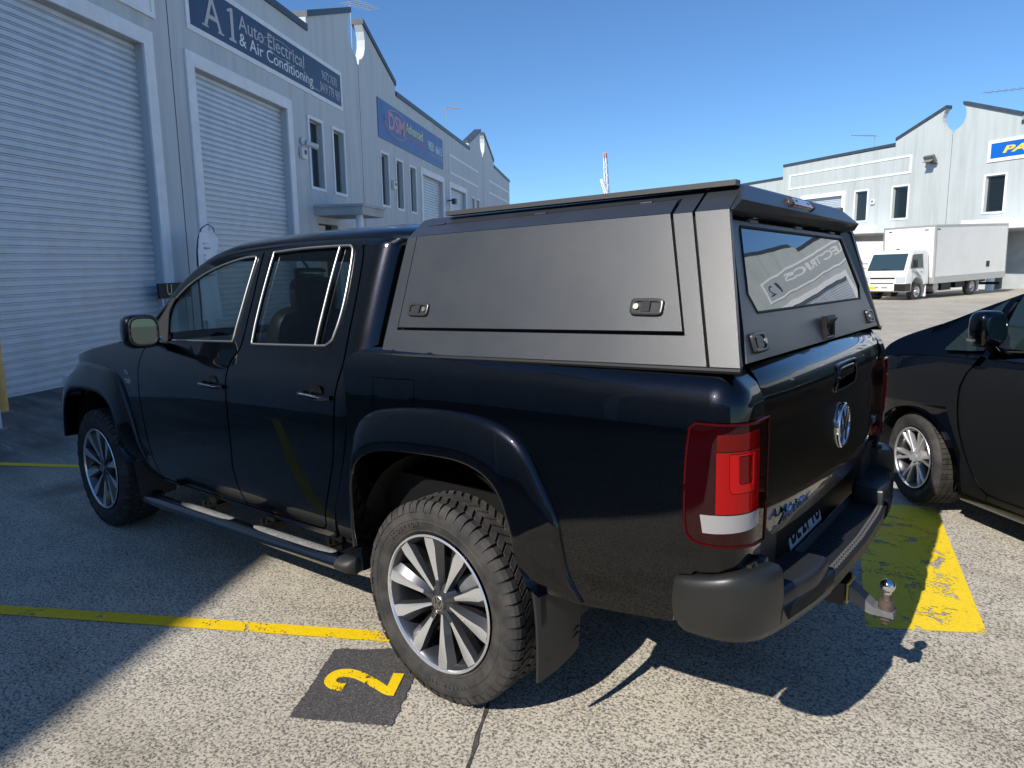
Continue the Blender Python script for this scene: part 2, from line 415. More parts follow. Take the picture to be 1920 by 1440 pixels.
def surf(outline, M, holes=(), step=.05, lip=.014, out=0., flip=False, steps=None):
    """panel: 2-D outline (s,z) triangulated and laid on the surface M(s,z); lip turned inward at its edges"""
    mb = MB(); outline = densify(outline, step); holes = [densify(h, step) for h in holes]
    pts = []; edges = []
    for lp in [outline]+holes:
        o = len(pts); pts += lp; edges += [(o+i, o+(i+1) % len(lp)) for i in range(len(lp))]
    xs = [p[0] for p in outline]; zs = [p[1] for p in outline]
    sx, sz = steps or (step, step)
    nx = int((max(xs)-min(xs))/sx)+1; nz = int((max(zs)-min(zs))/sz)+1
    arr = np.array(pts)
    for i in range(1, nx):
        for j in range(1, nz):
            p = (min(xs)+sx*i, min(zs)+sz*j)
            if inside(p, outline) and not any(inside(p, h) for h in holes) and np.min(np.abs(arr-p).max(1)) > min(sx, sz)*.35: pts.append(p)
    vs, es, fs, *_ = delaunay_2d_cdt([Vector(p) for p in pts], edges, [], 0, 1e-6)
    keep = []
    for f in fs:
        c = sum((vs[i] for i in f), Vector((0, 0)))/len(f)
        if inside(c, outline) and not any(inside(c, h) for h in holes): keep.append(tuple(f))
    e = 1e-3; P3 = []; Nn = []
    for v in vs:
        p = Vector(M(v.x, v.y)); a = Vector(M(v.x+e, v.y))-Vector(M(v.x-e, v.y)); b = Vector(M(v.x, v.y+e))-Vector(M(v.x, v.y-e))
        n = a.cross(b).normalized()
        if flip: n = -n
        P3.append(p+n*out); Nn.append(n)
    mb.v = [tuple(p) for p in P3]
    for f in keep:
        a, b, c = (P3[i] for i in f[:3]); g = (b-a).cross(c-a)
        mb.f.append(f if g.dot(Nn[f[0]]) > 0 else tuple(reversed(f)))
    mb.n = {i: tuple(n) for i, n in enumerate(Nn)}
    if lip:
        cnt = {}
        for f in mb.f:
            for i in range(len(f)):
                k = (f[i], f[(i+1) % len(f)]); cnt[k] = cnt.get(k, 0)+1
        bd = [k for k in cnt if (k[1], k[0]) not in cnt]
        for a, b in bd:
            o = len(mb.v); mb.v += [tuple(P3[a]), tuple(P3[b]), tuple(P3[b]-Nn[b]*lip), tuple(P3[a]-Nn[a]*lip)]; mb.f.append((o+1, o, o+3, o+2))
    return mb
def text_mb(s, size, M, ext=.004, width=None, bold=0, align='LEFT', shear=0, height=None):
    c = bpy.data.curves.new('t', 'FONT'); c.body = s; c.size = size; c.extrude = ext; c.offset = bold; c.align_x = align; c.shear = shear
    c.resolution_u = 4
    o = bpy.data.objects.new('t', c); COL.objects.link(o); dg = bpy.context.evaluated_depsgraph_get()
    me = bpy.data.meshes.new_from_object(o.evaluated_get(dg)); mb = MB(); v = [tuple(x.co) for x in me.vertices]
    xs = [p[0] for p in v]; ys = [p[1] for p in v]
    kx = 1 if not width else width/(max(xs)-min(xs)); ky = 1 if not height else height/(max(ys)-min(ys))
    x0 = min(xs) if width else 0; y0 = min(ys) if height else 0
    mb.add([tuple(M @ Vector(((p[0]-x0)*kx, (p[1]-y0)*ky, p[2]))) for p in v], [tuple(p.vertices) for p in me.polygons])
    bpy.data.objects.remove(o); bpy.data.meshes.remove(me); bpy.data.curves.remove(c); return mb
def frame_m(o, rx, uy):
    rx = Vector(rx).normalized(); uy = Vector(uy).normalized(); nz = rx.cross(uy).normalized()
    return Matrix(((rx.x, uy.x, nz.x, o[0]), (rx.y, uy.y, nz.y, o[1]), (rx.z, uy.z, nz.z, o[2]), (0, 0, 0, 1)))

# ------------------------------------------------------------------ ground
def sst(a, b, x):
    t = min(1, max(0, (x-a)/(b-a))); return t*t*(3-2*t)
def gz(x, y):
    t = max(0, y-1.3); k = .021+(.0145-.021)*sst(-12, -6, x)
    return k*t*t/(t+1.0)*(1 if t < 3 else 1)+.030*sst(24, 34, y)*max(0, min(8, x+4.0))*sst(-4.2, -3.4, x)*.9
mb = MB()
xs = sorted(set([-300, -150, -80, -50]+list(range(-40, 41, 2))+[50, 80, 150, 300])); ys = sorted(set([-300, -120, -60, -30]+list(range(-20, 56, 2))+[70, 100, 160, 300, 600, 900]))
mb.grid([[(x, y, gz(x, min(y, 100))) for x in xs] for y in ys])
tag(obj('ground', mb, M_GROUND, org=(0, 0, 0), smooth=180), kind='structure')
def sheet(name, quad, z=.004, nsub=(1, 1), m_=None):
    mb = MB(); a, b, c, d = [Vector(p) for p in quad]; nu, nv = nsub
    P = []
    for j in range(nv+1):
        row = []
        for i in range(nu+1):
            p = a.lerp(b, i/nu).lerp(d.lerp(c, i/nu), j/nv); row.append((p.x, p.y, gz(p.x, p.y)+z))
        P.append(row)
    return obj(name, mb.grid(P), m_, smooth=None)
dF = Vector((-.498, .867)); nF = Vector((.867, .498))       # along the workshop front / out from it
def strip(name, a, b, wd, m_, z=.004):
    a = Vector(a); b = Vector(b); t = (b-a).normalized(); n = Vector((-t.y, t.x))*wd/2
    return sheet(name, (a-n, b-n, b+n, a+n), z, (max(1, int((b-a).length/1.0)), 1), m_)
la = Vector((-.53, .21)); ldir = Vector((.8665, .4992))
strip('road_line', la-ldir*5.2, la+ldir*.12, .085, M_YEL)['kind'] = 'structure'
lb = Vector((-5.2, .305))
strip('road_line', lb-ldir*1.0, lb+ldir*6.5, .085, M_YEL)['kind'] = 'structure'
sheet('yellow_ground_marking', ((1.150, 1.590), (1.585, 1.845), (1.170, 3.55), (.735, 3.33)), .004, (2, 6), M_YELP)['kind'] = 'structure'
# asphalt square with the bay number
pq = [(-.594, .037), (-.607, .009), (-.573, -.051), (-.535, -.11), (-.499, -.161), (-.459, -.223), (-.414, -.299), (-.36, -.378), (-.251, -.314), (-.151, -.253), (-.024, -.179), (-.081, -.087), (-.185, .08), (-.309, .151), (-.409, .175), (-.52, .076)]
rp = [(x+random.uniform(-.004, .004), y+random.uniform(-.004, .004)) for x, y in densify(pq, .012)]
mb = MB(); mb.prism(rp, lambda x, y: (x, y, .001), lambda x, y: (x, y, .004)); tag(obj('asphalt_patch', mb, M_ASPH, smooth=None), kind='structure')
two = [(-.338, -.162), (-.366, -.175), (-.4, -.18), (-.433, -.172), (-.452, -.156), (-.468, -.124), (-.466, -.087), (-.444, -.06), (-.409, -.04), (-.359, -.031), (-.299, -.029), (-.251, -.032), (-.215, -.035), (-.265, .04), (-.227, .064), (-.152, -.058), (-.184, -.073), (-.252, -.072), (-.316, -.073), (-.366, -.077), (-.402, -.092), (-.418, -.111), (-.413, -.129), (-.4, -.138), (-.379, -.134), (-.36, -.122)]
mb = MB(); mb.prism(curve(two, 4, True, 50), lambda x, y: (x, y, .0045), lambda x, y: (x, y, .008)); tag(obj('bay_number_marking', mb, M_YEL, smooth=None), kind='structure')
# slab joints (dark sealed grooves) and scuffs
def joint(a, b, wd=.014):
    a = Vector(a); b = Vector(b); n = int((b-a).length/.06)+2; t = (b-a).normalized(); nn = Vector((-t.y, t.x)); L = []; Q = []
    for i in range(n):
        p = a.lerp(b, i/(n-1)); k = wd/2*random.uniform(.5, 1.5); j = random.uniform(-.003, .003)
        q1 = p+nn*(k+j); q2 = p-nn*(k-j); L.append((q1.x, q1.y, gz(q1.x, q1.y)+.0022)); Q.append((q2.x, q2.y, gz(q2.x, q2.y)+.0022))
    mb = MB(); mb.grid([L, Q]); tag(obj('slab_joint', mb, M_JOINT, smooth=None), kind='structure')
joint((.10, .24), (.75, -.90)); joint((-3.1, 5.8), (-5.3, 9.6), .02); joint((3.0, 2.55), (6.4, 4.5))
joint((-.3, 3.93), (3.2, 4.15), .012); joint((-3.0, 8.0), (12, 16.6), .03)

# ------------------------------------------------------------------ workshops
class Front:
    def __init__(s, o, d, n, slope, z0): s.o = Vector((o[0], o[1], 0)); s.d = Vector((d[0], d[1], 0)); s.n = Vector((n[0], n[1], 0)); s.sl = slope; s.z0 = z0
    def __call__(s, u, z, out=0): p = s.o+s.d*u+s.n*out; return (p.x, p.y, z+s.sl*u+s.z0)
    def vu(s): return (s.d+Vector((0, 0, s.sl))).normalized()
FL = Front((-9.641, 1.272), (-.498, .867), (.867, .498), .021, 0)
FR = Front((-1.549, 41.018), (.822, -.570), (-.570, -.822), -.031, .55)
def fbox(mb, F, u0, u1, z0, z1, o0, o1):
    vs = [F(u, z, o) for z in (z0, z1) for o in (o0, o1) for u in (u0, u1)]
    mb.add(vs, [(0, 2, 3, 1), (4, 5, 7, 6), (0, 1, 5, 4), (2, 6, 7, 3), (0, 4, 6, 2), (1, 3, 7, 5)]); return mb
def frect(u0, u1, z0, z1): return [(u0, z0), (u1, z0), (u1, z1), (u0, z1)]
def trimframe(F, u0, u1, z0, z1, w_, out, bottom=True, wb=None):
    mb = MB(); fbox(mb, F, u0-w_, u1+w_, z1, z1+w_, .002, out)
    fbox(mb, F, u0-w_, u0, z0, z1, .002, out); fbox(mb, F, u1, u1+w_, z0, z1, .002, out)
    if bottom: fbox(mb, F, u0-w_, u1+w_, z0-w_, z0, .002, out)
    return mb
def wall(F, outline, holes, material, root, depth=.28, name='wall'):
    mb = MB(); allp = [outline]+holes; pts = []; ed = []
    for lp in allp:
        o = len(pts); pts += lp; ed += [(o+i, o+(i+1) % len(lp)) for i in range(len(lp))]
    vs, es, fs, *_ = delaunay_2d_cdt([Vector(p) for p in pts], ed, [], 0, 1e-5)
    o = len(vs); mb.v = [F(v.x, v.y, 0) for v in vs]+[F(v.x, v.y, -depth) for v in vs]
    for f in fs:
        c = sum((vs[i] for i in f), Vector((0, 0)))/len(f)
        if inside(c, outline) and not any(inside(c, h) for h in holes):
            mb.f.append(tuple(f)); mb.f.append(tuple(o+i for i in reversed(f)))
    for lp in allp:
        q = len(mb.v); n = len(lp); mb.v += [F(*p, 0) for p in lp]+[F(*p, -depth) for p in lp]
        mb.f += [(q+i, q+(i+1) % n, q+n+(i+1) % n, q+n+i) for i in range(n)]
    return obj(name, mb, material, root, smooth=None)
def shutter(F, u0, u1, z0, z1, root):
    mb = MB(); z = z0; prof = []
    while z < z1-.01:
        for dz, o in ((0, -.150), (.070, -.150), (.0715, -.176), (.082, -.176), (.0835, -.151), (.096, -.151), (.0975, -.176), (.108, -.176)): prof.append((min(z+dz, z1), o))
        z += .1155
    mb.grid([[F(u0, a, o), F((u0+u1)/2, a, o), F(u1, a, o)] for a, o in prof])
    s = obj('roller_shutter', mb, M_SHUT, root, smooth=None)
    mb = MB(); fbox(mb, F, u0, u1, z1-.24, z1+.05, -.278, -.20); obj('shutter_hood', mb, M_SHADE, root, smooth=None)
    mb = MB()
    for k in range(3): fbox(mb, F, u0, u1, z1-.07-.055*k, z1-.045-.055*k, -.20, -.17)
    obj('shutter_guide', mb, mat('aged_cream_slats', (.52, .46, .34), .6), root, smooth=None)
    return s
def window(F, u0, u1, z0, z1, root):
    t = .085; fr = trimframe(F, u0+t, u1-t, z0+t, z1-t, t, .035)
    w_ = obj('window_surround', fr, M_TRIM, root, smooth=None)
    mb = MB(); a, b, c, d = u0+t, u1-t, z0+t, z1-t; k = .045
    for q in ((a, b, d-k, d), (a, b, c, c+k), (a, a+k, c+k, d-k), (b-k, b, c+k, d-k)): fbox(mb, F, *q, -.17, -.11)
    obj('frame', mb, M_WFRAME, w_, smooth=None)
    mb = MB(); fbox(mb, F, a+.002, b-.002, c+.002, d-.002, -.150, -.140); obj('pane', mb, M_WGLASS, w_, smooth=None)
    return frect(a, b, c, d)
def gable(j, left=True, right=True):   # parapet outline pieces round the notched gable at joint j
    c = [(j+.71*sin(R(a)), 9.0-.71*cos(R(a))) for a in (-133, -115, -95, -75, -55, -38, -22, -10)]
    d_ = [(2*j-x, z) for x, z in reversed(c)]
    return [(j-3.72, 8.0), (j-3.72, 8.36), (j-.50, 9.52)]+c+[(j-.06, 8.12), (j+.06, 8.12)]+d_+[(j+.50, 9.52), (j+3.72, 8.36), (j+3.72, 8.0)]
def capping(F, segs, root, th=.15, proud=.05, depth=.36):
    mb = MB()
    for (ua, za), (ub, zb) in segs:
        vs = [F(u, z+h, o) for u, z in ((ua, za), (ub, zb)) for h in (-.02, th) for o in (proud, -depth)]
        mb.add(vs, [(0, 1, 3, 2), (4, 6, 7, 5), (0, 4, 5, 1), (2, 3, 7, 6), (0, 2, 6, 4), (1, 5, 7, 3)])
    obj('parapet_capping', mb, M_CAP, root, smooth=None)
def unit(F, name, label, u0, u1, top, doors, wins, bands, caps, material, group, z0=-1.0, extra_holes=(), depth=16, slots=(), party=()):
    root = empty(name, F((u0+u1)/2, 0, -.1), label, 'warehouse', group)
    holes = []
    for a, b, zt in doors:
        holes.append(frect(a, b, z0+.01, zt))
        obj('door_surround', trimframe(F, a, b, z0, zt, .26, .045, False), M_TRIM, root, smooth=None)
        shutter(F, a+.002, b-.002, -.06, zt-.002, root)
    for q in wins: holes.append(window(F, *q, root))
    for q in extra_holes: holes.append(q)
    outline = [(u0, z0), (u1, z0)]+list(reversed(top))
    wall(F, outline, holes, material, root)
    mb = MB()
    for (a, b, c, d, full) in bands:
        t = .11
        fbox(mb, F, a, b, d-t, d, .002, .03); fbox(mb, F, a, b, c, c+t, .002, .03)
        if full: fbox(mb, F, a, a+t, c+t, d-t, .002, .03); fbox(mb, F, b-t, b, c+t, d-t, .002, .03)
    if mb.v: obj('moulding', mb, M_TRIM, root, smooth=None)
    capping(F, caps, root)
    mb = MB(); fbox(mb, F, u0+.005, u1-.005, z0, 7.3, -depth, -.60); fbox(mb, F, u0+.005, u1-.005, 7.0, 7.3, -.60, -.285)
    fbox(mb, F, u0+.005, u0+.12, z0, 7.0, -.60, -.285); fbox(mb, F, u1-.12, u1-.005, z0, 7.0, -.60, -.285)
    obj('rear_hall', mb, M_CONC, root, smooth=None)
    for u in party:
        mb = MB(); fbox(mb, F, u-.012, u+.012, z0, 8.1, .0005, .004); obj('wall_joint', mb, mat('dark_wall_joint', (.10, .11, .12), .8), root, smooth=None)
    return root
GL = 'grey workshop units in the row on the left'
def parapet(j0, j1, base=8.0): return None
# left row: unit out of frame beside the camera (its parapet throws the big shadow), then the units in view
unit(FL, 'warehouse_unit', 'plain grey workshop unit at the near end of the left row, in shade', -34, -10.4, [(-34, 9.22), (-10.4, 9.22)],
     [(-15.1, -11.2, 5.69)], [], [], [((-34, 9.22), (-10.4, 9.22))], M_WALL, GL)
g = gable(-6.2)
unit(FL, 'warehouse_unit', 'grey workshop unit with the wide roller door behind the bollards', -10.4, 4.28, [(-10.4, 8.0)]+g+[(4.28, 8.0)],
     [(-.38, 3.49, 5.69)], [(-2.4, -1.45, 3.85, 5.79), (-4.0, -3.05, 3.85, 5.79)], [],
     [((-10.4, 8.0), (-9.92, 8.0)), (g[1], g[2]), (g[-3], g[-2]), ((-2.48, 8.0), (4.28, 8.0))], M_WALL, GL)
g = gable(14.0)
HO = [(10.35, -.99), (11.7, -.99), (11.7, 2.95), (10.35, 2.95)]
rb = unit(FL, 'warehouse_unit', 'grey workshop unit carrying the navy auto electrical sign above its roller door', 4.28, 14.0, [(4.28, 8.0)]+g[:12]+[(14.0, 8.12)],
     [(4.96, 8.82, 5.69)], [(9.99, 10.97, 3.84, 5.80), (11.58, 12.53, 3.84, 5.80)], [(4.85, 12.5, 6.37, 7.48, True)],
     [((4.28, 8.0), (10.28, 8.0)), (g[1], g[2])], M_WALL, GL, extra_holes=[HO], party=(4.29, 13.99))
rc_ = unit(FL, 'warehouse_unit', 'grey workshop unit carrying the faded blue sign and three slim windows', 14.0, 24.6, [(14.0, 8.12)]+g[12:]+[(24.6, 8.0)],
     [(20.9, 24.3, 5.55)], [(15.68, 16.6, 3.8, 5.74), (17.35, 18.27, 3.8, 5.72), (19.05, 19.98, 3.8, 5.70)], [],
     [(g[-3], g[-2]), ((17.72, 8.0), (24.6, 8.0))], M_WALL, GL)
g = gable(34.2)
unit(FL, 'warehouse_unit', 'grey workshop unit with long empty sign mouldings near the far end of the left row', 24.6, 34.2, [(24.6, 8.0)]+g[:12]+[(34.2, 8.12)],
     [(25.8, 29.2, 5.5)], [(30.7, 31.55, 3.8, 5.5), (32.0, 32.9, 3.8, 5.5)], [(25.75, 32.6, 6.15, 7.1, True)],
     [((24.6, 8.0), (30.48, 8.0)), (g[1], g[2])], M_WALL, GL, party=(34.18,))
unit(FL, 'warehouse_unit', 'last grey workshop unit at the far end of the left row', 34.2, 44.4, [(34.2, 8.12)]+g[12:]+[(44.4, 7.75)],
     [], [], [(35.9, 44.1, 6.15, 7.0, True)], [(g[-3], g[-2]), ((37.92, 8.0), (44.4, 7.75))], M_WALL, GL)
# entry awning on posts, belongs to the unit
mb = MB(); fbox(mb, FL, 10.12, 11.85, 3.14, 3.36, .003, 1.40); fbox(mb, FL, 10.08, 11.9, 3.36, 3.43, .003, 1.45)
obj('entry_awning', mb, M_CONC, rb, smooth=None)
mb = MB(); mb.tube([FL(10.35, -.9, 1.22), FL(10.35, 3.14, 1.22)], .10, 14); obj('awning_post', mb, M_TRIM, rb)
mb = MB(); fbox(mb, FL, 10.36, 11.69, -.9, 2.94, -.27, -.20); obj('entry_door', mb, M_WGLASS, rb, smooth=None)
GR = 'pale workshop units in the row on the right'
jr = -2.58; g = gable(jr)
rl_ = unit(FR, 'warehouse_unit', 'pale workshop unit on the right with empty sign moulding and two slim windows', -16.2, jr, [(-16.2, 8.08)]+g[:12]+[(jr, 8.12)],
     [(-13.9, -10.3, 5.6)], [(-9.25, -8.10, 3.83, 5.8), (-6.34, -5.1, 3.83, 5.8)], [(-15.5, -5.08, 6.4, 7.42, True)],
     [((-16.2, 8.08), (-6.3, 8.08)), (g[1], g[2])], M_WALLR, GR, extra_holes=[[(-9.6, -.99), (-6.2, -.99), (-6.2, 3.0), (-9.6, 3.0)]], party=(jr+.0,))
g2 = gable(16.0)
u7 = 7.1
rr_ = unit(FR, 'warehouse_unit', 'pale workshop unit on the right with the bright blue sign and open dark doorway', jr, u7, [(jr, 8.12)]+g[12:]+[(u7, 8.0)],
     [(4.3, 7.2, 5.5)], [(-.55, .66, 3.84, 5.8), (1.9, 3.1, 3.84, 5.8)], [], [(g[-3], g[-2]), ((1.14, 8.0), (u7, 8.0))], M_WALLR, GR,
     extra_holes=[[(.3, -.99), (3.7, -.99), (3.7, 2.95), (.3, 2.95)]])
unit(FR, 'warehouse_unit', 'pale workshop unit with the electrics sign, mirrored in the canopy rear window', u7, 16.0, [(u7, 8.0)]+g2[:12]+[(16.0, 8.12)],
     [(11.0, 14.6, 5.69)], [(7.9, 8.8, 3.85, 5.8), (9.5, 10.4, 3.85, 5.8)], [(7.2, 14.6, 6.3, 7.5, True)],
     [((u7, 8.0), (12.28, 8.0)), (g2[1], g2[2])], M_WALLR, GR)
unit(FR, 'warehouse_unit', 'pale workshop unit right of the frame beyond the electrics sign', 16.0, 34, [(16.0, 8.12)]+g2[12:]+[(34, 8.0)],
     [(24, 27.8, 5.69)], [(19.3, 20.3, 3.85, 5.8), (21.2, 22.2, 3.85, 5.8)], [], [(g2[-3], g2[-2]), ((19.72, 8.0), (34, 8.0))], M_WALLR, GR)
unit(FR, 'warehouse_unit', 'lower pale workshop unit at the left end of the right row', -26, -16.2, [(-26, 7.25), (-16.2, 7.25)],
     [(-21, -17.4, 5.0)], [], [], [((-26, 7.25), (-16.2, 7.25))], M_WALLR, GR)
FB = Front((26, -19.5), (-1, 0), (0, 1), 0, 0)
unit(FB, 'warehouse_unit', 'shaded workshop row behind the camera, seen only as a dark reflection in the paint', 0, 52, [(0, 8.6), (52, 8.6)],
     [(6, 10, 5.6), (12, 16, 5.6), (26, 30, 5.6), (32, 36, 5.6)], [(20, 21, 3.85, 5.8), (22.5, 23.5, 3.85, 5.8)], [], [((0, 8.6), (52, 8.6))], M_WALL, 'shaded units behind the camera')
mb = MB(); fbox(mb, FR, -9.9, -5.9, 3.1, 3.55, .02, 1.5); obj('entry_awning', mb, M_TRIM, rl_, smooth=None)
mb = MB(); fbox(mb, FR, -.2, 4.0, 3.05, 3.5, .02, 1.7); obj('entry_awning', mb, M_TRIM, rr_, smooth=None)
mb = MB(); mb.tube([FR(1.45, -1, 1.5), FR(1.45, 3.05, 1.5)], .17, 14); obj('awning_post', mb, M_TRIM, rr_)

# ------------------------------------------------------------------ signs
def fm(F, u, z, out): return frame_m(F(u, z, out), F.vu(), (0, 0, 1))
s = empty('wall_sign', FL(8.7, 6.49, .02), 'navy wall sign with A1 auto electrical and air conditioning lettering', 'sign')
mb = MB(); fbox(mb, FL, 4.965, 12.385, 6.485, 7.365, .006, .03); obj('sign_face', mb, M_BLUE, s, smooth=None)
def signtext(txt, F, u, z, out, material, root, size, name='lettering', **k): obj(name, text_mb(txt, size, fm(F, u, z, out), **k), material, root, smooth=None)
signtext('A', FL, 5.42, 6.60, .034, M_SLET, s, 1, height=.66, width=.66, ext=.003, bold=.0)
for q in ([(6.34, 6.60), (6.62, 6.60), (6.62, 6.64), (6.54, 6.66), (6.54, 7.28), (6.47, 7.28), (6.31, 7.20), (6.32, 7.16), (6.43, 7.19), (6.43, 6.66), (6.34, 6.64)], [(5.36, 6.60), (5.58, 6.60), (5.58, 6.635), (5.36, 6.635)], [(5.92, 6.60), (6.14, 6.60), (6.14, 6.635), (5.92, 6.635)]):
    mb = MB(); mb.prism(q, lambda u, z: FL(u, z, .0372), lambda u, z: FL(u, z, .0305)); obj('lettering', mb, M_SLET, s, smooth=None)
signtext('Auto Electrical', FL, 6.75, 6.93, .034, M_SLET, s, 1, height=.33, width=3.2, ext=.003)
signtext('& Air Conditioning', FL, 6.75, 6.52, .034, M_WHITE, s, 1, height=.36, width=3.7, ext=.003)
signtext('9672 7670', FL, 11.05, 6.96, .034, M_SLET, s, 1, height=.24, width=1.05, ext=.003)
signtext('0419 779 989', FL, 10.9, 6.60, .034, M_SLET, s, 1, height=.27, width=1.4, ext=.003)
mb = MB()
arc = [FL(7.5+3.0*t, 6.98+.26*sin(pi*min(1, t*1.25))-(.0 if t < .7 else (t-.7)*1.1), .036) for t in [i/24 for i in range(25)]]
mb.tube(arc, .012, 6); mb.tube([FL(7.5+1.8*t, 6.96-.16*t+.04*sin(9*t), .036) for t in [i/12 for i in range(13)]], .010, 6)
for k in range(5): fbox(mb, FL, 10.42+.09*k, 10.48+.09*k, 6.56, 6.60, .03, .036)
obj('car_outline', mb, mat('light_blue_sign_paint', (.30, .40, .50), .5), s)
s = empty('wall_sign', FL(20.2, 6.2, .02), 'faded blue wall sign with an oval logo and phone number', 'sign')
mb = MB(); fbox(mb, FL, 15.6, 24.45, 6.17, 7.50, .006, .03); obj('sign_face', mb, M_BLUE2, s, smooth=None)
signtext('DSM', FL, 16.7, 6.62, .034, M_RED, s, 1, height=.62, width=1.9, ext=.004, bold=.03)
signtext('Advanced', FL, 18.75, 6.88, .034, M_YLET2, s, 1, height=.38, width=2.35, ext=.003, bold=.02)
signtext('Servicing & Mechanical', FL, 18.6, 6.58, .034, M_RED, s, 1, height=.20, width=2.9, ext=.003)
signtext('9831 6613', FL, 21.9, 6.72, .034, M_WHITE, s, 1, height=.36, width=2.3, ext=.003)
signtext('www.advancedmechanical', FL, 21.9, 6.52, .034, M_SLET, s, 1, height=.10, width=2.4, ext=.003)
mb = MB(); ov = lambda a, k: FL(17.6+1.35*cos(a), 6.9+.48*sin(a), .036)
mb.tube([ov(R(a), 0) for a in range(-20, 150, 10)], .02, 6); mb.tube([ov(R(a), 0) for a in range(165, 330, 10)], .02, 6)
obj('logo_ring', mb, mat('pale_red_sign_paint', (.55, .40, .44), .5), s)
s = empty('wall_sign', FR(3.2, 6.4, .02), 'bright blue wall sign with yellow lettering in a white frame', 'sign')
mb = MB(); fbox(mb, FR, -.30, 6.9, 6.53, 7.26, .006, .04); obj('sign_face', mb, M_BLUE3, s, smooth=None)
obj('sign_frame', trimframe(FR, -.30, 6.9, 6.53, 7.26, .16, .05), M_WHITE, s, smooth=None)
signtext('PACIFIC', FR, .33, 6.73, .046, M_YLET, s, 1, height=.34, width=3.7, ext=.004, bold=.03, shear=.25)
s = empty('wall_sign', FR(12.3, 6.4, .02), 'white and grey electrics wall sign, seen only mirrored in the canopy window', 'sign')
mb = MB(); fbox(mb, FR, 7.32, 14.48, 6.42, 7.38, .006, .03); obj('sign_face', mb, mat('grey_sign_face', (.42, .46, .47), .5), s, smooth=None)
signtext('AUTO ELECTRICS', FR, 7.6, 6.83, .034, M_WHITE, s, 1, height=.42, width=5.6, ext=.004, bold=.03)
signtext('12', FR, 13.8, 6.6, .034, M_BLUE, s, 1, height=.55, width=.55, ext=.004)
mb = MB(); fbox(mb, FL, 1.0, 3.78, 6.30, 7.3, .006, .03)
s = empty('wall_sign', FL(2.4, 6.2, .02), 'blank white framed panel above the wide roller door', 'sign'); obj('sign_face', mb, M_WHITE, s, smooth=None)
obj('sign_frame', trimframe(FL, 1.0, 3.78, 6.30, 7.3, .09, .05), M_TRIM, s, smooth=None)
s = empty('door_sign', FL(3.3, 1.4, .3), 'black sign with yellow letter beside the wide roller door', 'sign')
mb = MB(); fbox(mb, FL, 3.20, 4.15, 1.22, 1.50, .06, .10); obj('sign_face', mb, M_BPLAST, s, smooth=None)
signtext('U', FL, 3.42, 1.28, .104, M_YLET2, s, 1, height=.20, width=.14, ext=.003)
mb = MB(); mb.tube([FL(3.3, 0, .08), FL(3.3, 1.22, .08)], .02, 8); mb.tube([FL(4.0, 0, .08), FL(4.0, 1.22, .08)], .02, 8); obj('sign_post', mb, M_GALV, s)

# ------------------------------------------------------------------ wall fittings, roof aerials
def sec_cam(F, u, z, label):
    r = empty('security_camera', F(u, z, .05), label, 'security camera', 'fittings fixed to the workshop walls')
    mb = MB(); mb.lathe([(.0, 0), (.09, 0), (.09, .05), (.06, .07), (0, .07)], (0, 0, 0), 16); mb.xf(fm(F, u, z, .03) @ Matrix.Rotation(R(90), 4, 'X')); obj('bracket', mb, M_PLAST, r)
    mb = MB(); a = Vector(F(u+.05, z-.03, .12)); b = Vector(F(u+.28, z-.10, .30)); mb.tube([a, b], .07, 14); mb.tube([b-(b-a)*.1, b+(b-a)*.12], .078, 14); obj('camera_body', mb, M_PLAST, r)
    mb = MB(); mb.tube([b+(b-a)*.121, b+(b-a)*.14], .055, 14); obj('lens', mb, M_BPLAST, r)
def alarm(F, u, z, label):
    r = empty('alarm_box', F(u, z, .03), label, 'alarm box', 'fittings fixed to the workshop walls')
    mb = MB(); mb.rbox((0, 0, 0), (.30, .30, .10), .25); mb.xf(fm(F, u, z, .06)); obj('housing', mb, M_PLAST, r)
    mb = MB(); mb.rbox((0, 0, 0), (.12, .12, .05), .6); mb.xf(fm(F, u+.02, z+.02, .115)); obj('strobe', mb, mat('smoked_strobe', (.10, .11, .13), .2), r)
sec_cam(FL, 9.55, 5.02, 'white security camera on the wall beside the slim window, above the alarm box')
alarm(FL, 9.55, 4.72, 'white alarm box under the security camera, left of the slim window')
alarm(FL, 17.0, 4.68, 'small alarm box between the slim windows under the faded blue sign')
alarm(FR, -7.7, 5.0, 'white alarm box between the slim windows of the pale right-hand unit')
r = empty('flood_light', FL(25.2, 4.7, .1), 'dark flood light between the two far roller doors on the left', 'light', 'fittings fixed to the workshop walls')
mb = MB(); mb.box((0, 0, 0), (.34, .25, .2)); mb.xf(fm(FL, 25.2, 4.75, .35)); obj('lamp_head', mb, M_CAP, r, smooth=None)
mb = MB(); mb.tube([FL(25.2, 4.8, 0), FL(25.2, 4.8, .35)], .03, 8); obj('bracket', mb, M_CAP, r)
r = empty('flood_light', FR(-3.45, 6.8, .1), 'grey flood light high on the pale wall left of the gable notch', 'light', 'fittings fixed to the workshop walls')
mb = MB(); mb.box((0, 0, 0), (.62, .42, .16), Matrix.Rotation(R(35), 4, 'X')); mb.xf(fm(FR, -3.6, 6.95, .30)); obj('lamp_head', mb, mat('grey_lamp_housing', (.12, .12, .11), .5), r, smooth=None)
mb = MB(); mb.box((0, 0, 0), (.5, .03, .32), Matrix.Rotation(R(35), 4, 'X')); mb.xf(fm(FR, -3.6, 6.88, .42)); obj('lamp_glass', mb, mat('lamp_glass', (.25, .24, .21), .15), r, smooth=None)
mb = MB(); mb.tube([FR(-3.5, 6.75, 0), FR(-3.5, 6.75, .35)], .06, 8); mb.bbox((0, 0, 0), (.001, .001, .001)); obj('bracket', mb, M_CAP, r)
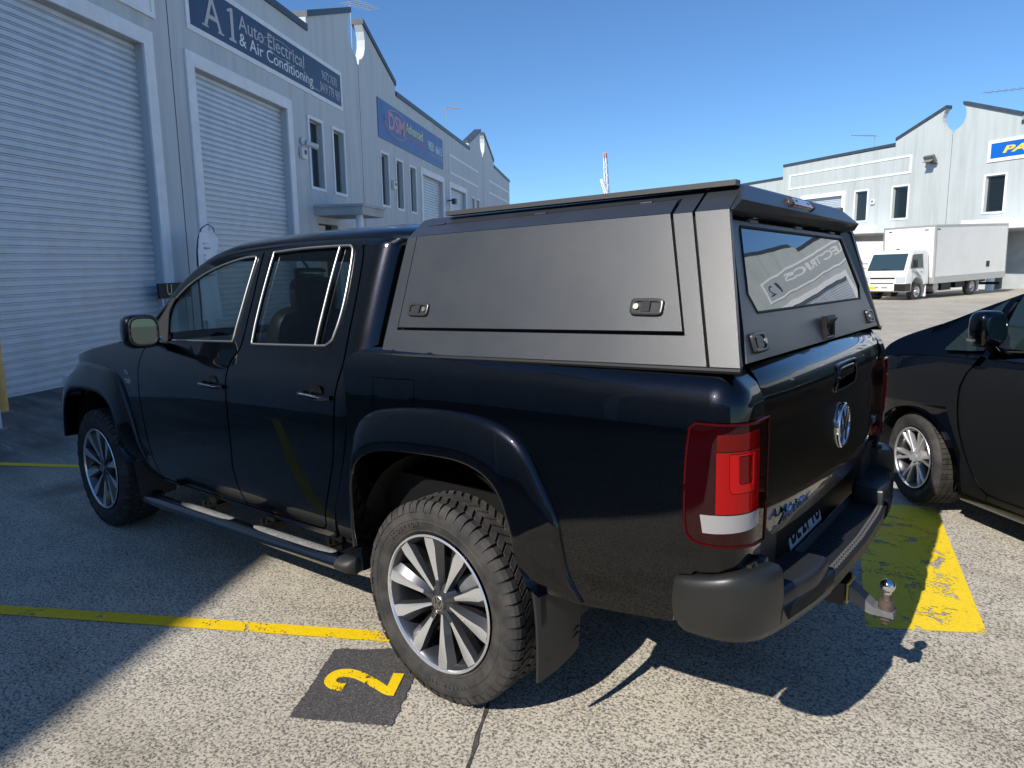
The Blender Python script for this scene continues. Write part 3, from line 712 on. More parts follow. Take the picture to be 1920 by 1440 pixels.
def aerial(F, u, out, zb, h, kind, label, bend=1.0):
    r = empty('roof_aerial', F(u, zb, out), label, 'aerial', 'television aerials on the workshop roofs')
    mb = MB(); mb.tube([F(u, 7.2, out), F(u, zb+h, out)], .022, 8); obj('mast', mb, M_GALV, r)
    mb = MB(); t = F(u, zb+h, out)
    a = Vector(F(u-.15*bend, zb+h-.03, out)); b = Vector(F(u+1.6*bend, zb+h+.25, out+.35)); mb.tube([a, b], .018, 6)
    ax = Vector(F(u, 0, 1))-Vector(F(u, 0, 0))
    for i in range(kind):
        p = a.lerp(b, (i+.3)/kind); L = .42-.22*i/kind
        mb.tube([p-ax*L+Vector((0, 0, -.03)), p+ax*L+Vector((0, 0, .03))], .010, 5)
    obj('elements', mb, M_GALV, r)
aerial(FL, 15.9, -.9, 8.4, 2.3, 7, 'television aerial on the roof behind the notched gable on the left')
aerial(FL, 29.2, -.9, 8.2, 1.8, 6, 'television aerial near the far end of the left roof')
aerial(FR, -9.2, -1.2, 8.2, .95, 6, 'flat television aerial on the left part of the right-hand roof', -1)
aerial(FR, .95, -1.0, 9.0, .75, 8, 'large television aerial at the right edge of the frame', -1.6)

# ------------------------------------------------------------------ bollards, flag, crane
def bollard(x, y, h, rad, m_, label, lean=0):
    r = empty('bollard', (x, y, gz(x, y)), label, 'bollard', 'bollards in front of the roller door')
    mb = MB(); mb.lathe([(0, h+rad*.5), (rad*.6, h+rad*.4), (rad*.95, h+rad*.1), (rad, h), (rad, 0)], (x, y, gz(x, y)), 24, 'z'); obj('post', mb, m_, r)
    mb = MB(); mb.lathe([(rad, .012), (rad*1.5, .01), (rad*1.6, 0)], (x, y, gz(x, y)+.002), 24, 'z'); obj('base', mb, mat('dusty_concrete', (.20, .19, .18), .9), r)
bollard(-8.60, .885, 1.15, .085, mat('faded_yellow_bollard_paint', (.82, .45, .11), .55, noise=(6, .8, 1.15)), 'faded yellow steel bollard before the wide roller door')
bollard(-7.40, .50, 1.05, .085, mat('pale_grey_bollard_paint', (.55, .60, .64), .5, noise=(6, .85, 1.1)), 'pale grey steel bollard cut by the left edge of the frame')
bollard(-8.0, -4.2, 1.05, .085, MATS['faded_yellow_bollard_paint'], 'faded yellow steel bollard out of frame to the left')
r = empty('feather_flag', FL(3.98, 0, .55), 'white feather flag standing by the pillar between the roller doors', 'flag')
FF = lambda u, z, o=.6: FL(u-.36, z*.865, o)
pole = [FF(4.02, 0), FF(4.02, 1.6), FF(4.05, 2.4), FF(4.12, 2.70), FF(4.25, 2.90), FF(4.45, 2.99), FF(4.62, 2.93), FF(4.66, 2.82)]
mb = MB(); mb.tube(pole, [.02, .017, .014, .012, .011, .01, .009, .008], 8); obj('pole', mb, M_BPLAST, r)
mb = MB(); rows = []
for i in range(15):
    z = .9+1.9*i/14; L = 4.035+(.0 if z < 2.4 else (z-2.4)*.28); W = .62 if z < 2.65 else max(.2, .62-(z-2.65)*1.2)
    rows.append([FF(L+W*j/6, z, .6+.025*sin(j*1.3+i*.5)) for j in range(7)])
mb.grid(rows); mb.grid([[(p[0]+.006, p[1]+.004, p[2]) for p in r_] for r_ in rows], True); obj('banner', mb, mat('thin_white_flag_cloth', (.86, .88, .92), .8), r, smooth=180)
mb = MB()
for z, wd in ((2.55, .18), (2.45, .2), (2.3, .06), (2.2, .1), (2.08, .26), (1.98, .3), (1.86, .28)): fbox(mb, FL, 3.86, 3.86+wd, z*.865, z*.865+.03, .632, .640)
obj('lettering', mb, mat('faint_grey_print', (.42, .44, .50), .8), r, smooth=None)
r = empty('tower_crane', (-78.0, 132.8, 1), 'distant white crane jib with a red tip above the canopy', 'crane')
def boom(mb, a, b, w0, w1, n=12):
    a = Vector(a); b = Vector(b); ax = (b-a).normalized(); x = ax.cross(Vector((0, 1, 0))).normalized(); y = ax.cross(x)
    cs = [(1, 1), (-1, 1), (-1, -1), (1, -1)]; P = []
    for i in range(n+1):
        p = a.lerp(b, i/n); w_ = (w0+(w1-w0)*i/n)/2; P.append([p+x*w_*c[0]+y*w_*c[1] for c in cs])
    for k in range(4): mb.tube([P[i][k] for i in range(n+1)], .10, 5)
    for i in range(n):
        for k in range(4): mb.tube([P[i][k], P[i+1][(k+1) % 4]], .07, 4); mb.tube([P[i][k], P[i][(k+1) % 4]], .07, 4)
boom(mb, (-78.1, 132.8, 2), (-79.8, 132.9, 27.2), 1.1, .55)
obj('jib', mb, mat('white_crane_paint', (.78, .80, .82), .5), r)
mb = MB(); boom(mb, (-79.8, 132.9, 27.2), (-79.95, 132.95, 28.4), .55, .5, 2); obj('jib_tip', mb, mat('red_crane_paint', (.62, .34, .34), .6), r)
mb = MB(); boom(mb, (-77.0, 132.2, 14.5), (-80.1, 131.7, 22.6), .9, .3, 8); obj('counter_jib', mb, MATS['white_crane_paint'], r)
mb = MB(); mb.bbox((-79.8, 131.4, -2), (-76.2, 134.4, 6)); mb.bbox((-80.6, 130.4, -2), (-75.4, 135.4, .8)); obj('crane_base', mb, MATS['white_crane_paint'], r, smooth=None)

# ------------------------------------------------------------------ the pickup
def pchip(xs, ys):
    n = len(xs); h = [xs[i+1]-xs[i] for i in range(n-1)]; d = [(ys[i+1]-ys[i])/h[i] for i in range(n-1)]
    m_ = [0.]*n; m_[0] = d[0]; m_[-1] = d[-1]
    for i in range(1, n-1):
        if d[i-1]*d[i] > 0:
            a = 2*h[i]+h[i-1]; b = h[i]+2*h[i-1]; m_[i] = (a+b)/(a/d[i-1]+b/d[i])
    def f(x):
        if x <= xs[0]: return ys[0]
        if x >= xs[-1]: return ys[-1]
        lo, hi = 0, n-1
        while hi-lo > 1:
            k = (lo+hi)//2
            if xs[k] <= x: lo = k
            else: hi = k
        t = (x-xs[lo])/h[lo]; t2 = t*t; t3 = t2*t
        return ys[lo]*(2*t3-3*t2+1)+h[lo]*m_[lo]*(t3-2*t2+t)+ys[hi]*(3*t2-2*t3)+h[lo]*m_[hi]*(t3-t2)
    return f
CABP = pchip([.3, .42, .5, .6, .8, 1.0, 1.1, 1.17, 1.24, 1.40, 1.72, 1.8], [.16, .115, .09, .07, .055, .05, .056, .078, .112, .165, .28, .315])
TUBP = pchip([.4, .5, .6, .9, 1.15, 1.25, 1.30, 1.335], [.10, .078, .062, .05, .05, .06, .085, .13])
def plan(s, xs, r, amax):
    L = r*amax
    if s <= xs: return s, 0., 0.
    if s < xs+L:
        a = (s-xs)/r; return xs+r*sin(a), r*(1-cos(a)), a
    e = s-xs-L; return xs+r*sin(amax)+cos(amax)*e, r*(1-cos(amax))+sin(amax)*e, amax
def cabmap(s, z):
    x, y, a = plan(s, -.535, .11, 1.35); p = CABP(z); y2 = y+p
    if s < -3.1: y2 += .42*((-3.1-s)/.85)**2.6
    return (x, y2, z)
def tubmap(s, z):
    x, y, a = plan(s, 1.02, .15, pi/2); p = TUBP(z); return (x-p*sin(a), y+p*cos(a), z)

T = empty('pickup_truck', (-1.4, .977, 0), 'black dual cab pickup truck with a black metal canopy, parked across bay 2', 'pickup truck')
def both(name, mb, m_, parent, both_=True, smooth=40, label=None):
    a = obj(name, mb, m_, parent, smooth=smooth)
    if not both_: return a, None
    return a, obj(name, mb.mir(), m_, parent, smooth=smooth)
def two_(fn): return [fn(1), fn(-1)]
class Side:     # builds the same piece on the left (1) and right (-1)
    def __init__(s, k): s.k = k
    def obj(s, name, mb, m_, parent, smooth=40): return obj(name, mb if s.k > 0 else mb.mir(), m_, parent, smooth=smooth)
# roof edge line (x -> y, z)
EX = [-2.80, -2.60, -2.40, -2.26, -2.15, -2.02, -1.91, -1.70, -1.39, -1.06, -.69, -.50, -.40]
EY = pchip(EX, [.150, .158, .172, .212, .240, .266, .282, .293, .299, .303, .305, .318, .345])
EZ = pchip(EX, [1.165, 1.275, 1.388, 1.510, 1.598, 1.670, 1.712, 1.742, 1.757, 1.764, 1.762, 1.756, 1.750])
def aout(x): return (x, EZ(x)-.012)
fd_glass = [(-2.10, 1.262), (-1.475, 1.283), (-1.462, 1.40), (-1.448, 1.55), (-1.435, 1.700), (-1.455, 1.708), (-1.56, 1.703), (-1.70, 1.682), (-1.84, 1.652), (-1.97, 1.61), (-2.08, 1.56), (-2.17, 1.50), (-2.21, 1.42), (-2.19, 1.33), (-2.15, 1.28)]
fd_out = [(-2.405, 1.19), (-2.36, 1.30), (-2.285, 1.42), (-2.215, 1.515), (-2.11, 1.60), (-1.98, 1.665), (-1.85, 1.706), (-1.70, 1.728), (-1.55, 1.738), (-1.396, 1.744),
          (-1.392, 1.60), (-1.388, 1.506), (-1.393, 1.35), (-1.402, 1.27), (-1.422, 1.240), (-1.450, 1.200), (-1.452, 1.16), (-1.446, 1.088), (-1.444, .978), (-1.446, .763), (-1.458, .68), (-1.448, .60), (-1.430, .53), (-1.398, .472),
          (-1.60, .462), (-2.00, .452), (-2.33, .448), (-2.365, .50), (-2.40, .70), (-2.42, .95)]
rd_out = [(-1.384, 1.744), (-1.06, 1.752), (-.74, 1.752), (-.645, 1.742), (-.617, 1.70), (-.600, 1.60), (-.592, 1.45), (-.590, 1.311), (-.585, 1.20), (-.583, 1.05), (-.60, .90), (-.625, .80), (-.68, .66), (-.715, .58), (-.728, .525), (-.75, .502), (-.80, .495),
          (-1.10, .482), (-1.386, .474), (-1.418, .53), (-1.436, .60), (-1.446, .68), (-1.434, .763), (-1.432, .978), (-1.434, 1.088), (-1.440, 1.16), (-1.438, 1.195), (-1.410, 1.236), (-1.390, 1.268), (-1.381, 1.35), (-1.376, 1.506), (-1.380, 1.60)]
rd_glass = [(-1.295, 1.722), (-1.02, 1.732), (-.74, 1.732), (-.700, 1.727), (-.682, 1.700), (-.666, 1.60), (-.660, 1.49), (-.668, 1.40), (-.685, 1.335), (-.72, 1.311), (-.78, 1.304), (-1.30, 1.286), (-1.304, 1.36), (-1.303, 1.506), (-1.297, 1.63)]
flare_in = [(-.42, .52), (-.43, .60), (-.43, .72), (-.42, .82), (-.37, .895), (-.27, .938), (-.13, .958), (.03, .968), (.16, .968), (.25, .949), (.31, .915), (.35, .865), (.375, .80), (.395, .728), (.42, .655), (.465, .595), (.50, .575)]
flare_out = [(-.47, .485), (-.475, .56), (-.475, .73), (-.455, .9), (-.42, 1.009), (-.34, 1.075), (-.2, 1.108), (-.04, 1.125), (.10, 1.13), (.24, 1.124), (.34, 1.10), (.42, 1.049), (.48, .95), (.54, .841), (.56, .755), (.58, .661), (.63, .575)]
FX = -3.095
def ff(L, dz=-.055): return [(FX+x*.98, z+dz) for x, z in L]
fr_out = [(FX-.57, .56), (FX-.555, .68), (FX-.53, .80), (FX-.485, .90), (FX-.42, .985), (FX-.32, 1.045), (FX-.2, 1.075), (FX-.04, 1.082), (FX+.10, 1.077), (FX+.24, 1.07), (FX+.34, 1.055), (FX+.42, 1.01), (FX+.475, .92), (FX+.52, .80), (FX+.545, .70), (FX+.57, .62), (FX+.615, .53)]
fr_in = [(FX-.46, .55), (FX-.455, .62), (FX-.44, .70), (FX-.41, .78), (FX-.36, .845), (FX-.27, .893), (FX-.13, .915), (FX+.03, .918), (FX+.16, .912), (FX+.25, .894), (FX+.31, .86), (FX+.36, .81), (FX+.39, .745), (FX+.405, .68), (FX+.425, .61), (FX+.465, .55), (FX+.50, .515)]
tail = [(.972, 1.185), (.992, 1.2025), (1.15, 1.204), (1.336, 1.206), (1.338, 1.05), (1.338, .92), (1.336, .845), (1.19, .860), (1.037, .862), (.992, .867), (.967, .897), (.962, .993), (.964, 1.098)]
# body underlay shell, a little inside the panels, closes every gap with dark
def inset(M, d):
    def f(s, z):
        e = 1e-3; p = Vector(M(s, z)); a = Vector(M(s+e, z))-Vector(M(s-e, z)); b = Vector(M(s, z+e))-Vector(M(s, z-e)); n = a.cross(b).normalized(); return tuple(p-n*d)
    return f
for k in (1, -1):
    S = Side(k)
    shell = [(-3.75, .50), (-3.60, .50), (-3.55, .9), (-3.30, 1.0), (-2.9, 1.0), (-2.62, .9), (-2.50, .43), (-.70, .45), (-.56, .75), (-.50, 1.05), (-.49, 1.17), (-.52, 1.27), (-.44, 1.31), (-.42, 1.42), (-.39, 1.75), (-.70, 1.745), (-1.39, 1.745), (-1.7, 1.73), (-1.98, 1.66), (-2.15, 1.585), (-2.4, 1.375), (-2.6, 1.262), (-2.80, 1.15), (-3.4, 1.10), (-3.75, 1.0)]
    S.obj('inner_body', surf(shell, inset(cabmap, .013), [offset_poly(fd_glass, -.006), offset_poly(rd_glass, -.006)], .07, 0), M_BASE, T)
    # front wing
    wing = [(-3.86, .62), (-3.62, .62), (-3.55, .85), (-3.42, .96), (-3.25, 1.0), (-2.95, 1.0), (-2.78, .97), (-2.68, .85), (-2.64, .70), (-2.56, .50), (-2.48, .445), (-2.34, .445), (-2.377, .50), (-2.412, .70), (-2.432, .95), (-2.417, 1.19), (-2.39, 1.255), (-2.50, 1.250), (-2.72, 1.232), (-2.94, 1.200), (-3.18, 1.158), (-3.5, 1.09), (-3.80, .985)]
    S.obj('front_wing', surf(curve(wing, 3, True, 40), cabmap, (), .05), M_PAINT, T)
    # A pillar and roof rail strip
    pil = [aout(x) for x in (-2.78, -2.60, -2.40, -2.26, -2.15, -2.02, -1.91, -1.70, -1.39, -1.06, -.69, -.56, -.47, -.40)]
    low = [(-.43, 1.705), (-.53, 1.72), (-.60, 1.742), (-.645, 1.75), (-.74, 1.758), (-1.06, 1.758), (-1.39, 1.750), (-1.55, 1.744), (-1.70, 1.734), (-1.85, 1.712), (-1.98, 1.671), (-2.115, 1.607), (-2.222, 1.521), (-2.292, 1.425), (-2.367, 1.305), (-2.41, 1.235), (-2.56, 1.232), (-2.70, 1.20)]
    mb = MB(); A = [cabmap(x, EZ(x)) for x in EX[:]]
    strip_ = [[(x, EY(x), EZ(x)) for x in np.linspace(-2.80, -.40, 60)], [cabmap(x, max(.9, EZ(x)-.030)) for x in np.linspace(-2.80, -.40, 60)]]
    strip_.insert(1, [tuple((np.array(a)+np.array(b))/2+np.array((0, -.003, .002))) for a, b in zip(*strip_)])
    mb.grid(strip_); S.obj('roof_rail', mb, M_PAINT, T, 180)
    # doors
    d = S.obj('door', surf(curve(fd_out, 3, True, 30), cabmap, [curve(fd_glass, 4, True, 40)], .045), M_PAINT, T)
    def trim(parent, poly, w_=.007, closed=True, out=.002, name='chrome_trim'):
        w_ *= .78
        P = curve(poly, 4, closed, 40); pts = []
        P = densify(P, .03, closed)
        for p in P:
            e = 1e-3; q = Vector(cabmap(*p)); a = Vector(cabmap(p[0]+e, p[1]))-q; b = Vector(cabmap(p[0], p[1]+e))-q; pts.append(q+a.cross(b).normalized()*out)
        mb = MB(); mb.tube(pts, w_, 8, True, closed); S.obj(name, mb, M_CHROMES, parent, 60)
    trim(d, [(-2.10, 1.268), (-1.478, 1.290), (-1.465, 1.40), (-1.452, 1.55), (-1.440, 1.695), (-1.455, 1.706), (-1.56, 1.701), (-1.70, 1.680), (-1.84, 1.650), (-1.97, 1.608), (-2.08, 1.558), (-2.17, 1.498)], .0075, False)
    mb = surf(offset_poly(curve(fd_glass, 4, True, 40), -.004), inset(cabmap, .012), (), .06, 0); S.obj('window_pane', mb, M_GLF, d, 180)
    mb = surf([(-2.395, 1.235), (-2.16, 1.262), (-2.19, 1.34), (-2.222, 1.43), (-2.18, 1.497), (-2.22, 1.50), (-2.29, 1.405), (-2.36, 1.295)], cabmap, (), .05, .004, .002); S.obj('mirror_sail', mb, M_PLB2, d)
    d2 = S.obj('door', surf(curve(rd_out, 3, True, 30), cabmap, [curve(rd_glass, 4, True, 40)], .045), M_PAINT, T)
    trim(d2, rd_glass, .0085)
    trim(d2, [(-.785, 1.728), (-.790, 1.6), (-.795, 1.45), (-.800, 1.308)], .0085, False, 0, 'window_divider')
    mb = surf(offset_poly(curve(rd_glass, 4, True, 40), -.004), inset(cabmap, .012), (), .06, 0); S.obj('window_pane', mb, M_GL, d2, 180)
    mb = MB(); P = [cabmap(-1.345, z) for z in (1.30, 1.45, 1.6, 1.715)]
    mb.grid([[(p[0]-.020, p[1]-.002, p[2]) for p in P], [(p[0]+.022, p[1]-.002, p[2]) for p in P]]); S.obj('pillar_cover', mb, M_PAINT, d2, 180)
    # handles
    for dd, hx, hz in ((d, -1.565, 1.075), (d2, -.705, 1.105)):
        q = cabmap(hx, hz); y = q[1]
        mb = MB(); mb.lathe([(0, .006), (.040, .004), (.048, -.0005)], (hx, y, hz), 24)
        mb.v = [(a, b, c) for a, b, c in mb.v]; S.obj('handle_recess', mb, M_BASE, dd)
        mb = MB(); mb.tube([(hx-.098, y-.004, hz+.004), (hx-.085, y-.022, hz+.004), (hx-.04, y-.036, hz+.003), (hx+.03, y-.038, hz+.001), (hx+.075, y-.030, hz), (hx+.098, y-.004, hz-.001)], [.010, .015, .0165, .0165, .0165, .011], 12, ry=.011)
        S.obj('door_handle', mb, M_PAINT, dd, 60)
        mb = MB(); mb.tube([(hx-.05, y-.049, hz+.010), (hx+.07, y-.048, hz+.006)], .0035, 8); S.obj('handle_strip', mb, M_CHROME, dd)
    # cab rear corner
    cr = [(-.575, 1.20), (-.580, 1.311), (-.582, 1.45), (-.590, 1.60), (-.606, 1.70), (-.62, 1.725), (-.55, 1.732), (-.47, 1.735), (-.37, 1.735), (-.37, 1.64), (-.37, 1.53), (-.37, 1.42), (-.375, 1.344), (-.47, 1.303), (-.515, 1.257), (-.507, 1.17), (-.500, 1.05), (-.53, .88), (-.575, .75), (-.63, .62), (-.665, .50), (-.72, .47), (-.90, .455), (-2.30, .425), (-2.33, .440), (-2.0, .444), (-1.398, .464), (-1.10, .474), (-.80, .487), (-.745, .494), (-.719, .52), (-.706, .58), (-.670, .66), (-.615, .80), (-.590, .90), (-.573, 1.05)]
    S.obj('cab_corner', surf(curve(cr, 3, True, 30), cabmap, (), .035, .03), M_PAINT, T)
    # matt filler between the cab corner and the canopy front
    mb = MB(); rows = []
    for z in np.linspace(1.29, 1.765, 10):
        a = cabmap(-.40, z); rows.append([(a[0]-.012, a[1]+.022, z), (-.38, .16+.37*(z-1.31)+.10, z), (-.330, .105+.37*(z-1.31)+.07, z)])
    mb.grid(rows); S.obj('cab_gap_filler', mb, M_SEAL, T, 60)
    # badges on the wing
    for txt, z_, h_ in (('V6', 1.062, .030), ('TDI', 1.012, .026)):
        q = cabmap(-2.60, z_); S.obj('wing_badge', text_mb(txt, 1, frame_m((-2.60, q[1]-.003, z_-.012), (1, 0, 0), (0, 0, 1)), .002, height=h_, width=.05, bold=.02) if k > 0 else text_mb(txt, 1, frame_m((-2.60, q[1]-.003, z_-.012), (1, 0, 0), (0, 0, 1)), .002, height=h_, width=.05, bold=.02), M_CHROME, T, None)
    # tub side with the wheel arch and the lamp cut out
    arch = [(-.50, .44)]+[(x-.012 if x < 0 else x+.03, z+.06) for x, z in flare_in]+[(.56, .44)]
    tub = [(-.494, 1.03), (-.500, 1.165), (-.512, 1.25), (-.478, 1.296), (-.40, 1.318), (-.28, 1.326), (.2, 1.330), (.7, 1.334), (1.02, 1.334), (1.20, 1.334), (1.325, 1.330), (1.327, 1.21), (1.325, 1.0), (1.325, .80),
           (1.24, .835), (1.20, .832), (1.13, .80), (1.0, .785), (.945, .70), (.935, .612), (.80, .590), (.60, .563), (.50, .575), (.455, .64), (.43, .73), (.41, .80), (.39, .87), (.34, .94), (.27, .985), (.16, 1.005), (.03, 1.007), (-.13, 1.0), (-.27, .98), (-.37, .94), (-.43, .86), (-.45, .75), (-.45, .60), (-.44, .48), (-.62, .50), (-.618, .62), (-.565, .75), (-.52, .88)]
    fuel = [(-.315, 1.215), (-.10, 1.222), (-.092, 1.212), (-.100, 1.085), (-.112, 1.072), (-.318, 1.062), (-.328, 1.075), (-.325, 1.205)]
    tb = S.obj('tub_side', surf(curve(tub, 3, True, 30), tubmap, [curve(tail, 3, True, 40)]+([curve(fuel, 2, True, 50)] if k > 0 else []), .04, .02), M_PAINT, T)
    if k > 0: obj('fuel_flap', surf(offset_poly(curve(fuel, 2, True, 50), .003), tubmap, (), .05, .01), M_PAINT, T)
    S.obj('tub_inner', surf([(-.48, .9), (-.48, 1.30), (1.30, 1.32), (1.32, .80), (.9, .7), (.6, 1.0), (.3, 1.08), (-.3, 1.08)], inset(tubmap, .016), (), .08, 0), M_BASE, T)
    # flares
    def flare(fo, fi, M, sgn=1):
        o_ = curve(fo, 4, False, 60); i_ = curve(fi, 4, False, 60); rows = []
        for (ox, oz), (ix, iz) in zip(o_, i_):
            r_ = []
            yo = M(ox, oz)[1]
            for t, y in ((-.015, yo+.012), (0, yo-.001), (.03, yo-.014), (.15, yo-.024), (.4, .015), (.7, .004), (.93, .001), (1.0, .005), (1.01, .02), (1.0, .09)):
                kk = max(0, (len(rows)-len(o_)*.80)/(len(o_)*.20))*.85 if t < .99 else 0; y = y*(1-kk)+(yo-.006)*kk; r_.append((ox+(ix-ox)*t, y, oz+(iz-oz)*t))
            rows.append(r_)
        rows.append([(x_+.004, max(y_, .085), z_+.012) for x_, y_, z_ in rows[-1]])
        return MB().grid(rows)
    mb = flare(flare_out, flare_in, tubmap); S.obj('wheel_arch_flare', mb, M_PAINT, T, 50)
    mb = flare(fr_out, fr_in, cabmap); S.obj('wheel_arch_flare', mb, M_PAINT, T, 50)
    # wheel house liners
    for cx, rr, cz in ((0, .47, .52), (FX, .45, .50)):
        mb = MB(); mb.lathe([(rr, .07), (rr+.01, .30), (rr, .42)], (cx, 0, cz-.04), 20, 'y', (R(-12), R(192)))
        mb.lathe([(rr, .42), (0, .43)], (cx, 0, cz-.04), 20, 'y', (R(-12), R(192)))
        S.obj('wheel_house', mb, M_SEAL, T)
# roof, windscreen, bonnet, front
def across(xl, n=26, h=.085, p=.42, flat=0, xc=None, ye=None, ze=None):
    y0 = ye if ye is not None else EY(xl); z0 = ze if ze is not None else EZ(xl); row = []
    for j in range(n+1):
        q = -cos(pi*j/n); k = max(0, 1-abs(q)**2.4)
        row.append((xl+(xc or 0)*(1-q*q), .977+q*(.977-y0), z0+h*k**p))
    return row
mb = MB(); mb.grid([across(x, 26, .085*min(1, .45+(x+2.02)*1.6), .42+.3*max(0, -1.7-x), xc=-.10*max(0, (-1.5-x)/.5)) for x in np.linspace(-2.02, -.405, 26)])
roof = obj('roof', mb, M_PAINT, T, smooth=180)
mb = MB(); mb.grid([[(a[0]+.02*(1-abs(2*j/26-1)), a[1], a[2]-d) for j, a in enumerate(across(-.405))] for d in (0, .05, .45, .75)]); obj('cab_back_panel', mb, M_BASE, T)
mb = MB(); rows = []
for t in np.linspace(0, 1, 14):
    x = -2.80+(.78)*t; rows.append([(a[0], a[1], a[2]) for a in across(x, 26, .030+.045*t, .62, xc=-.20+.10*t)])
ws = MB(); ws.grid([r_[2:-2] for r_ in rows]); obj('windscreen', ws, M_GLC, T, smooth=180)
for sl in (slice(0, 3), slice(-3, None)):
    q = MB(); q.grid([r_[sl] for r_ in rows]); obj('windscreen_pillar', q, M_PAINT, T, smooth=180)
mb = MB(); rows = []
for x in np.linspace(-2.78, -3.90, 18):
    t = (-2.78-x)/1.12; ze = np.interp(x, [-3.9, -3.8, -3.5, -3.18, -2.94, -2.72, -2.5], [.93, .985, 1.09, 1.158, 1.20, 1.232, 1.25]); ye = cabmap(x, ze)[1]
    rows.append([(p[0]+(-.10*t*t)*(1-((p[1]-.977)/.9)**2), p[1], p[2]) for p in across(x, 26, .050, .5, 0, -.16*(1-t)*0-.04*t, ye, ze)])
obj('bonnet', mb.grid(rows), M_PAINT, T, smooth=180)
mb = MB(); rows = []
for j, p in enumerate(rows_end := [r_ for r_ in [across(-3.90, 26, .05, .5, 0, -.04, cabmap(-3.90, .93)[1], .93)]][0]):
    x = p[0]-.10*(1-((p[1]-.977)/.9)**2); rows.append([(x, p[1], p[2]), (x-.03, p[1], p[2]-.06), (x-.05, p[1], .80), (x-.06, p[1], .62), (x-.03, p[1], .48), (x+.06, p[1], .40)])
ft = obj('front_bumper', mb.grid(rows), M_PAINT, T, smooth=60)
mb = MB(); mb.bbox((-4.085, .42, .80), (-3.98, 1.534, .905)); obj('grille', mb, M_BPLAST, ft, smooth=None)
mb = MB()
for z in (.825, .855, .885): mb.tube([(-4.09, .44, z), (-4.10, .977, z), (-4.09, 1.514, z)], .006, 6)
obj('grille_bars', mb, M_CHROME, ft)
for sy in (1, -1):
    mb = MB(); mb.rbox((-3.94, .977-sy*.70, .875), (.16, .26, .13), .5, 8, Matrix.Rotation(R(22*sy), 3, 'Z')); obj('headlight', mb, mat('headlight_lens', (.5, .52, .54), .05, coat=1), T)
# cab floor and interior
mb = MB(); mb.bbox((-2.9, .14, .44), (-.44, 1.814, .50)); mb.bbox((-3.9, .46, .42), (1.05, 1.494, .50)); mb.bbox((-2.82, .17, .5), (-2.74, 1.78, 1.17)); obj('floor_pan', mb, M_BASE, T, smooth=None)
mb = MB(); mb.rbox((-2.52, .977, 1.08), (.52, 1.5, .30), .4, 10); ds = obj('dashboard', mb, M_BPLAST, T, smooth=180)
def seat(x, y, name='seat', w_=.50):
    mb = MB(); mb.rbox((x, y, .78), (.52, w_, .20), .4); mb.rbox((x+.30, y, 1.12), (.17, w_-.02, .66), .4, 10, Matrix.Rotation(R(14), 3, 'Y')); o = obj(name, mb, M_SEAT, T, smooth=180)
    mb = MB(); mb.rbox((x+.40, y, 1.51), (.11, .27, .19), .5); obj('headrest', mb, M_SEAT, o, smooth=180)
    mb = MB(); mb.tube([(x+.38, y-.06, 1.40), (x+.39, y-.06, 1.5)], .006, 6); mb.tube([(x+.38, y+.06, 1.40), (x+.39, y+.06, 1.5)], .006, 6); obj('headrest_post', mb, M_CHROME, o)
seat(-1.85, .60); seat(-1.85, 1.36); seat(-1.02, .62, 'rear_seat', .6); seat(-1.02, 1.33, 'rear_seat', .6)
mb = MB(); c = Vector((-2.10, 1.36, 1.20)); ax = Matrix.Rotation(R(-65), 3, 'Y')
mb.tube([c+ax @ Vector((.185*cos(a), .185*sin(a), 0)) for a in [2*pi*i/28 for i in range(28)]], .016, 8, closed=True)
for a in (0, 2.1, 4.2): mb.tube([c, c+ax @ Vector((.18*cos(a), .18*sin(a), 0))], .014, 6)
mb.rbox(c, (.07, .13, .13), .6); mb.tube([c, c+Vector((-.3, 0, -.1))], .03, 8); obj('steering_wheel', mb, M_BPLAST, T)
mb = MB(); mb.rbox((-2.02, .977, 1.63), (.03, .24, .07), .4, 8); mb.tube([(-2.03, .977, 1.66), (-2.10, .977, 1.72)], .008, 6); obj('rear_view_mirror', mb, mat('rear_mirror_glass', (.35, .40, .38), .1, metal=.7), T)
# door mirrors
for k in (1, -1):
    S = Side(k)
    mb = MB(); mb.rbox((-2.01, -.085, 1.338), (.145, .175, .178), .55, 14, Matrix.Rotation(R(-10), 3, 'Z')); mb.tube([(-2.16, .10, 1.24), (-2.08, .04, 1.262), (-2.02, -.02, 1.275)], [.035, .03, .03], 10, ry=.02)
    mir_ = S.obj('door_mirror', mb, M_PAINT, T, 60)
    mb = MB(); q = []
    for i in range(24):
        a = 2*pi*i/24; q.append((.060*copysign(abs(cos(a))**.6, cos(a)), .066*copysign(abs(sin(a))**.6, sin(a))))
    Mm = Matrix.Translation((-1.938, -.094, 1.340)) @ Matrix.Rotation(R(-14), 4, 'Z') @ Matrix.Rotation(R(-1.5), 4, 'Y')
    mb.prism(q, lambda u, v: tuple(Mm @ Vector((.005, u, v))), lambda u, v: tuple(Mm @ Vector((-.004, u, v)))); S.obj('mirror_glass', mb, M_MIRR, mir_, None)
    mb = MB(); mb.tube([tuple(Mm @ Vector((.003, u*1.06, v*1.07))) for u, v in q], .007, 8, closed=True); S.obj('mirror_bezel', mb, M_BPLAST, mir_)
    mb = MB(); mb.tube([(-2.066, .045, 1.292), (-2.075, -.06, 1.286), (-2.055, -.155, 1.292)], .009, 8); S.obj('mirror_trim', mb, M_CHROME, mir_)
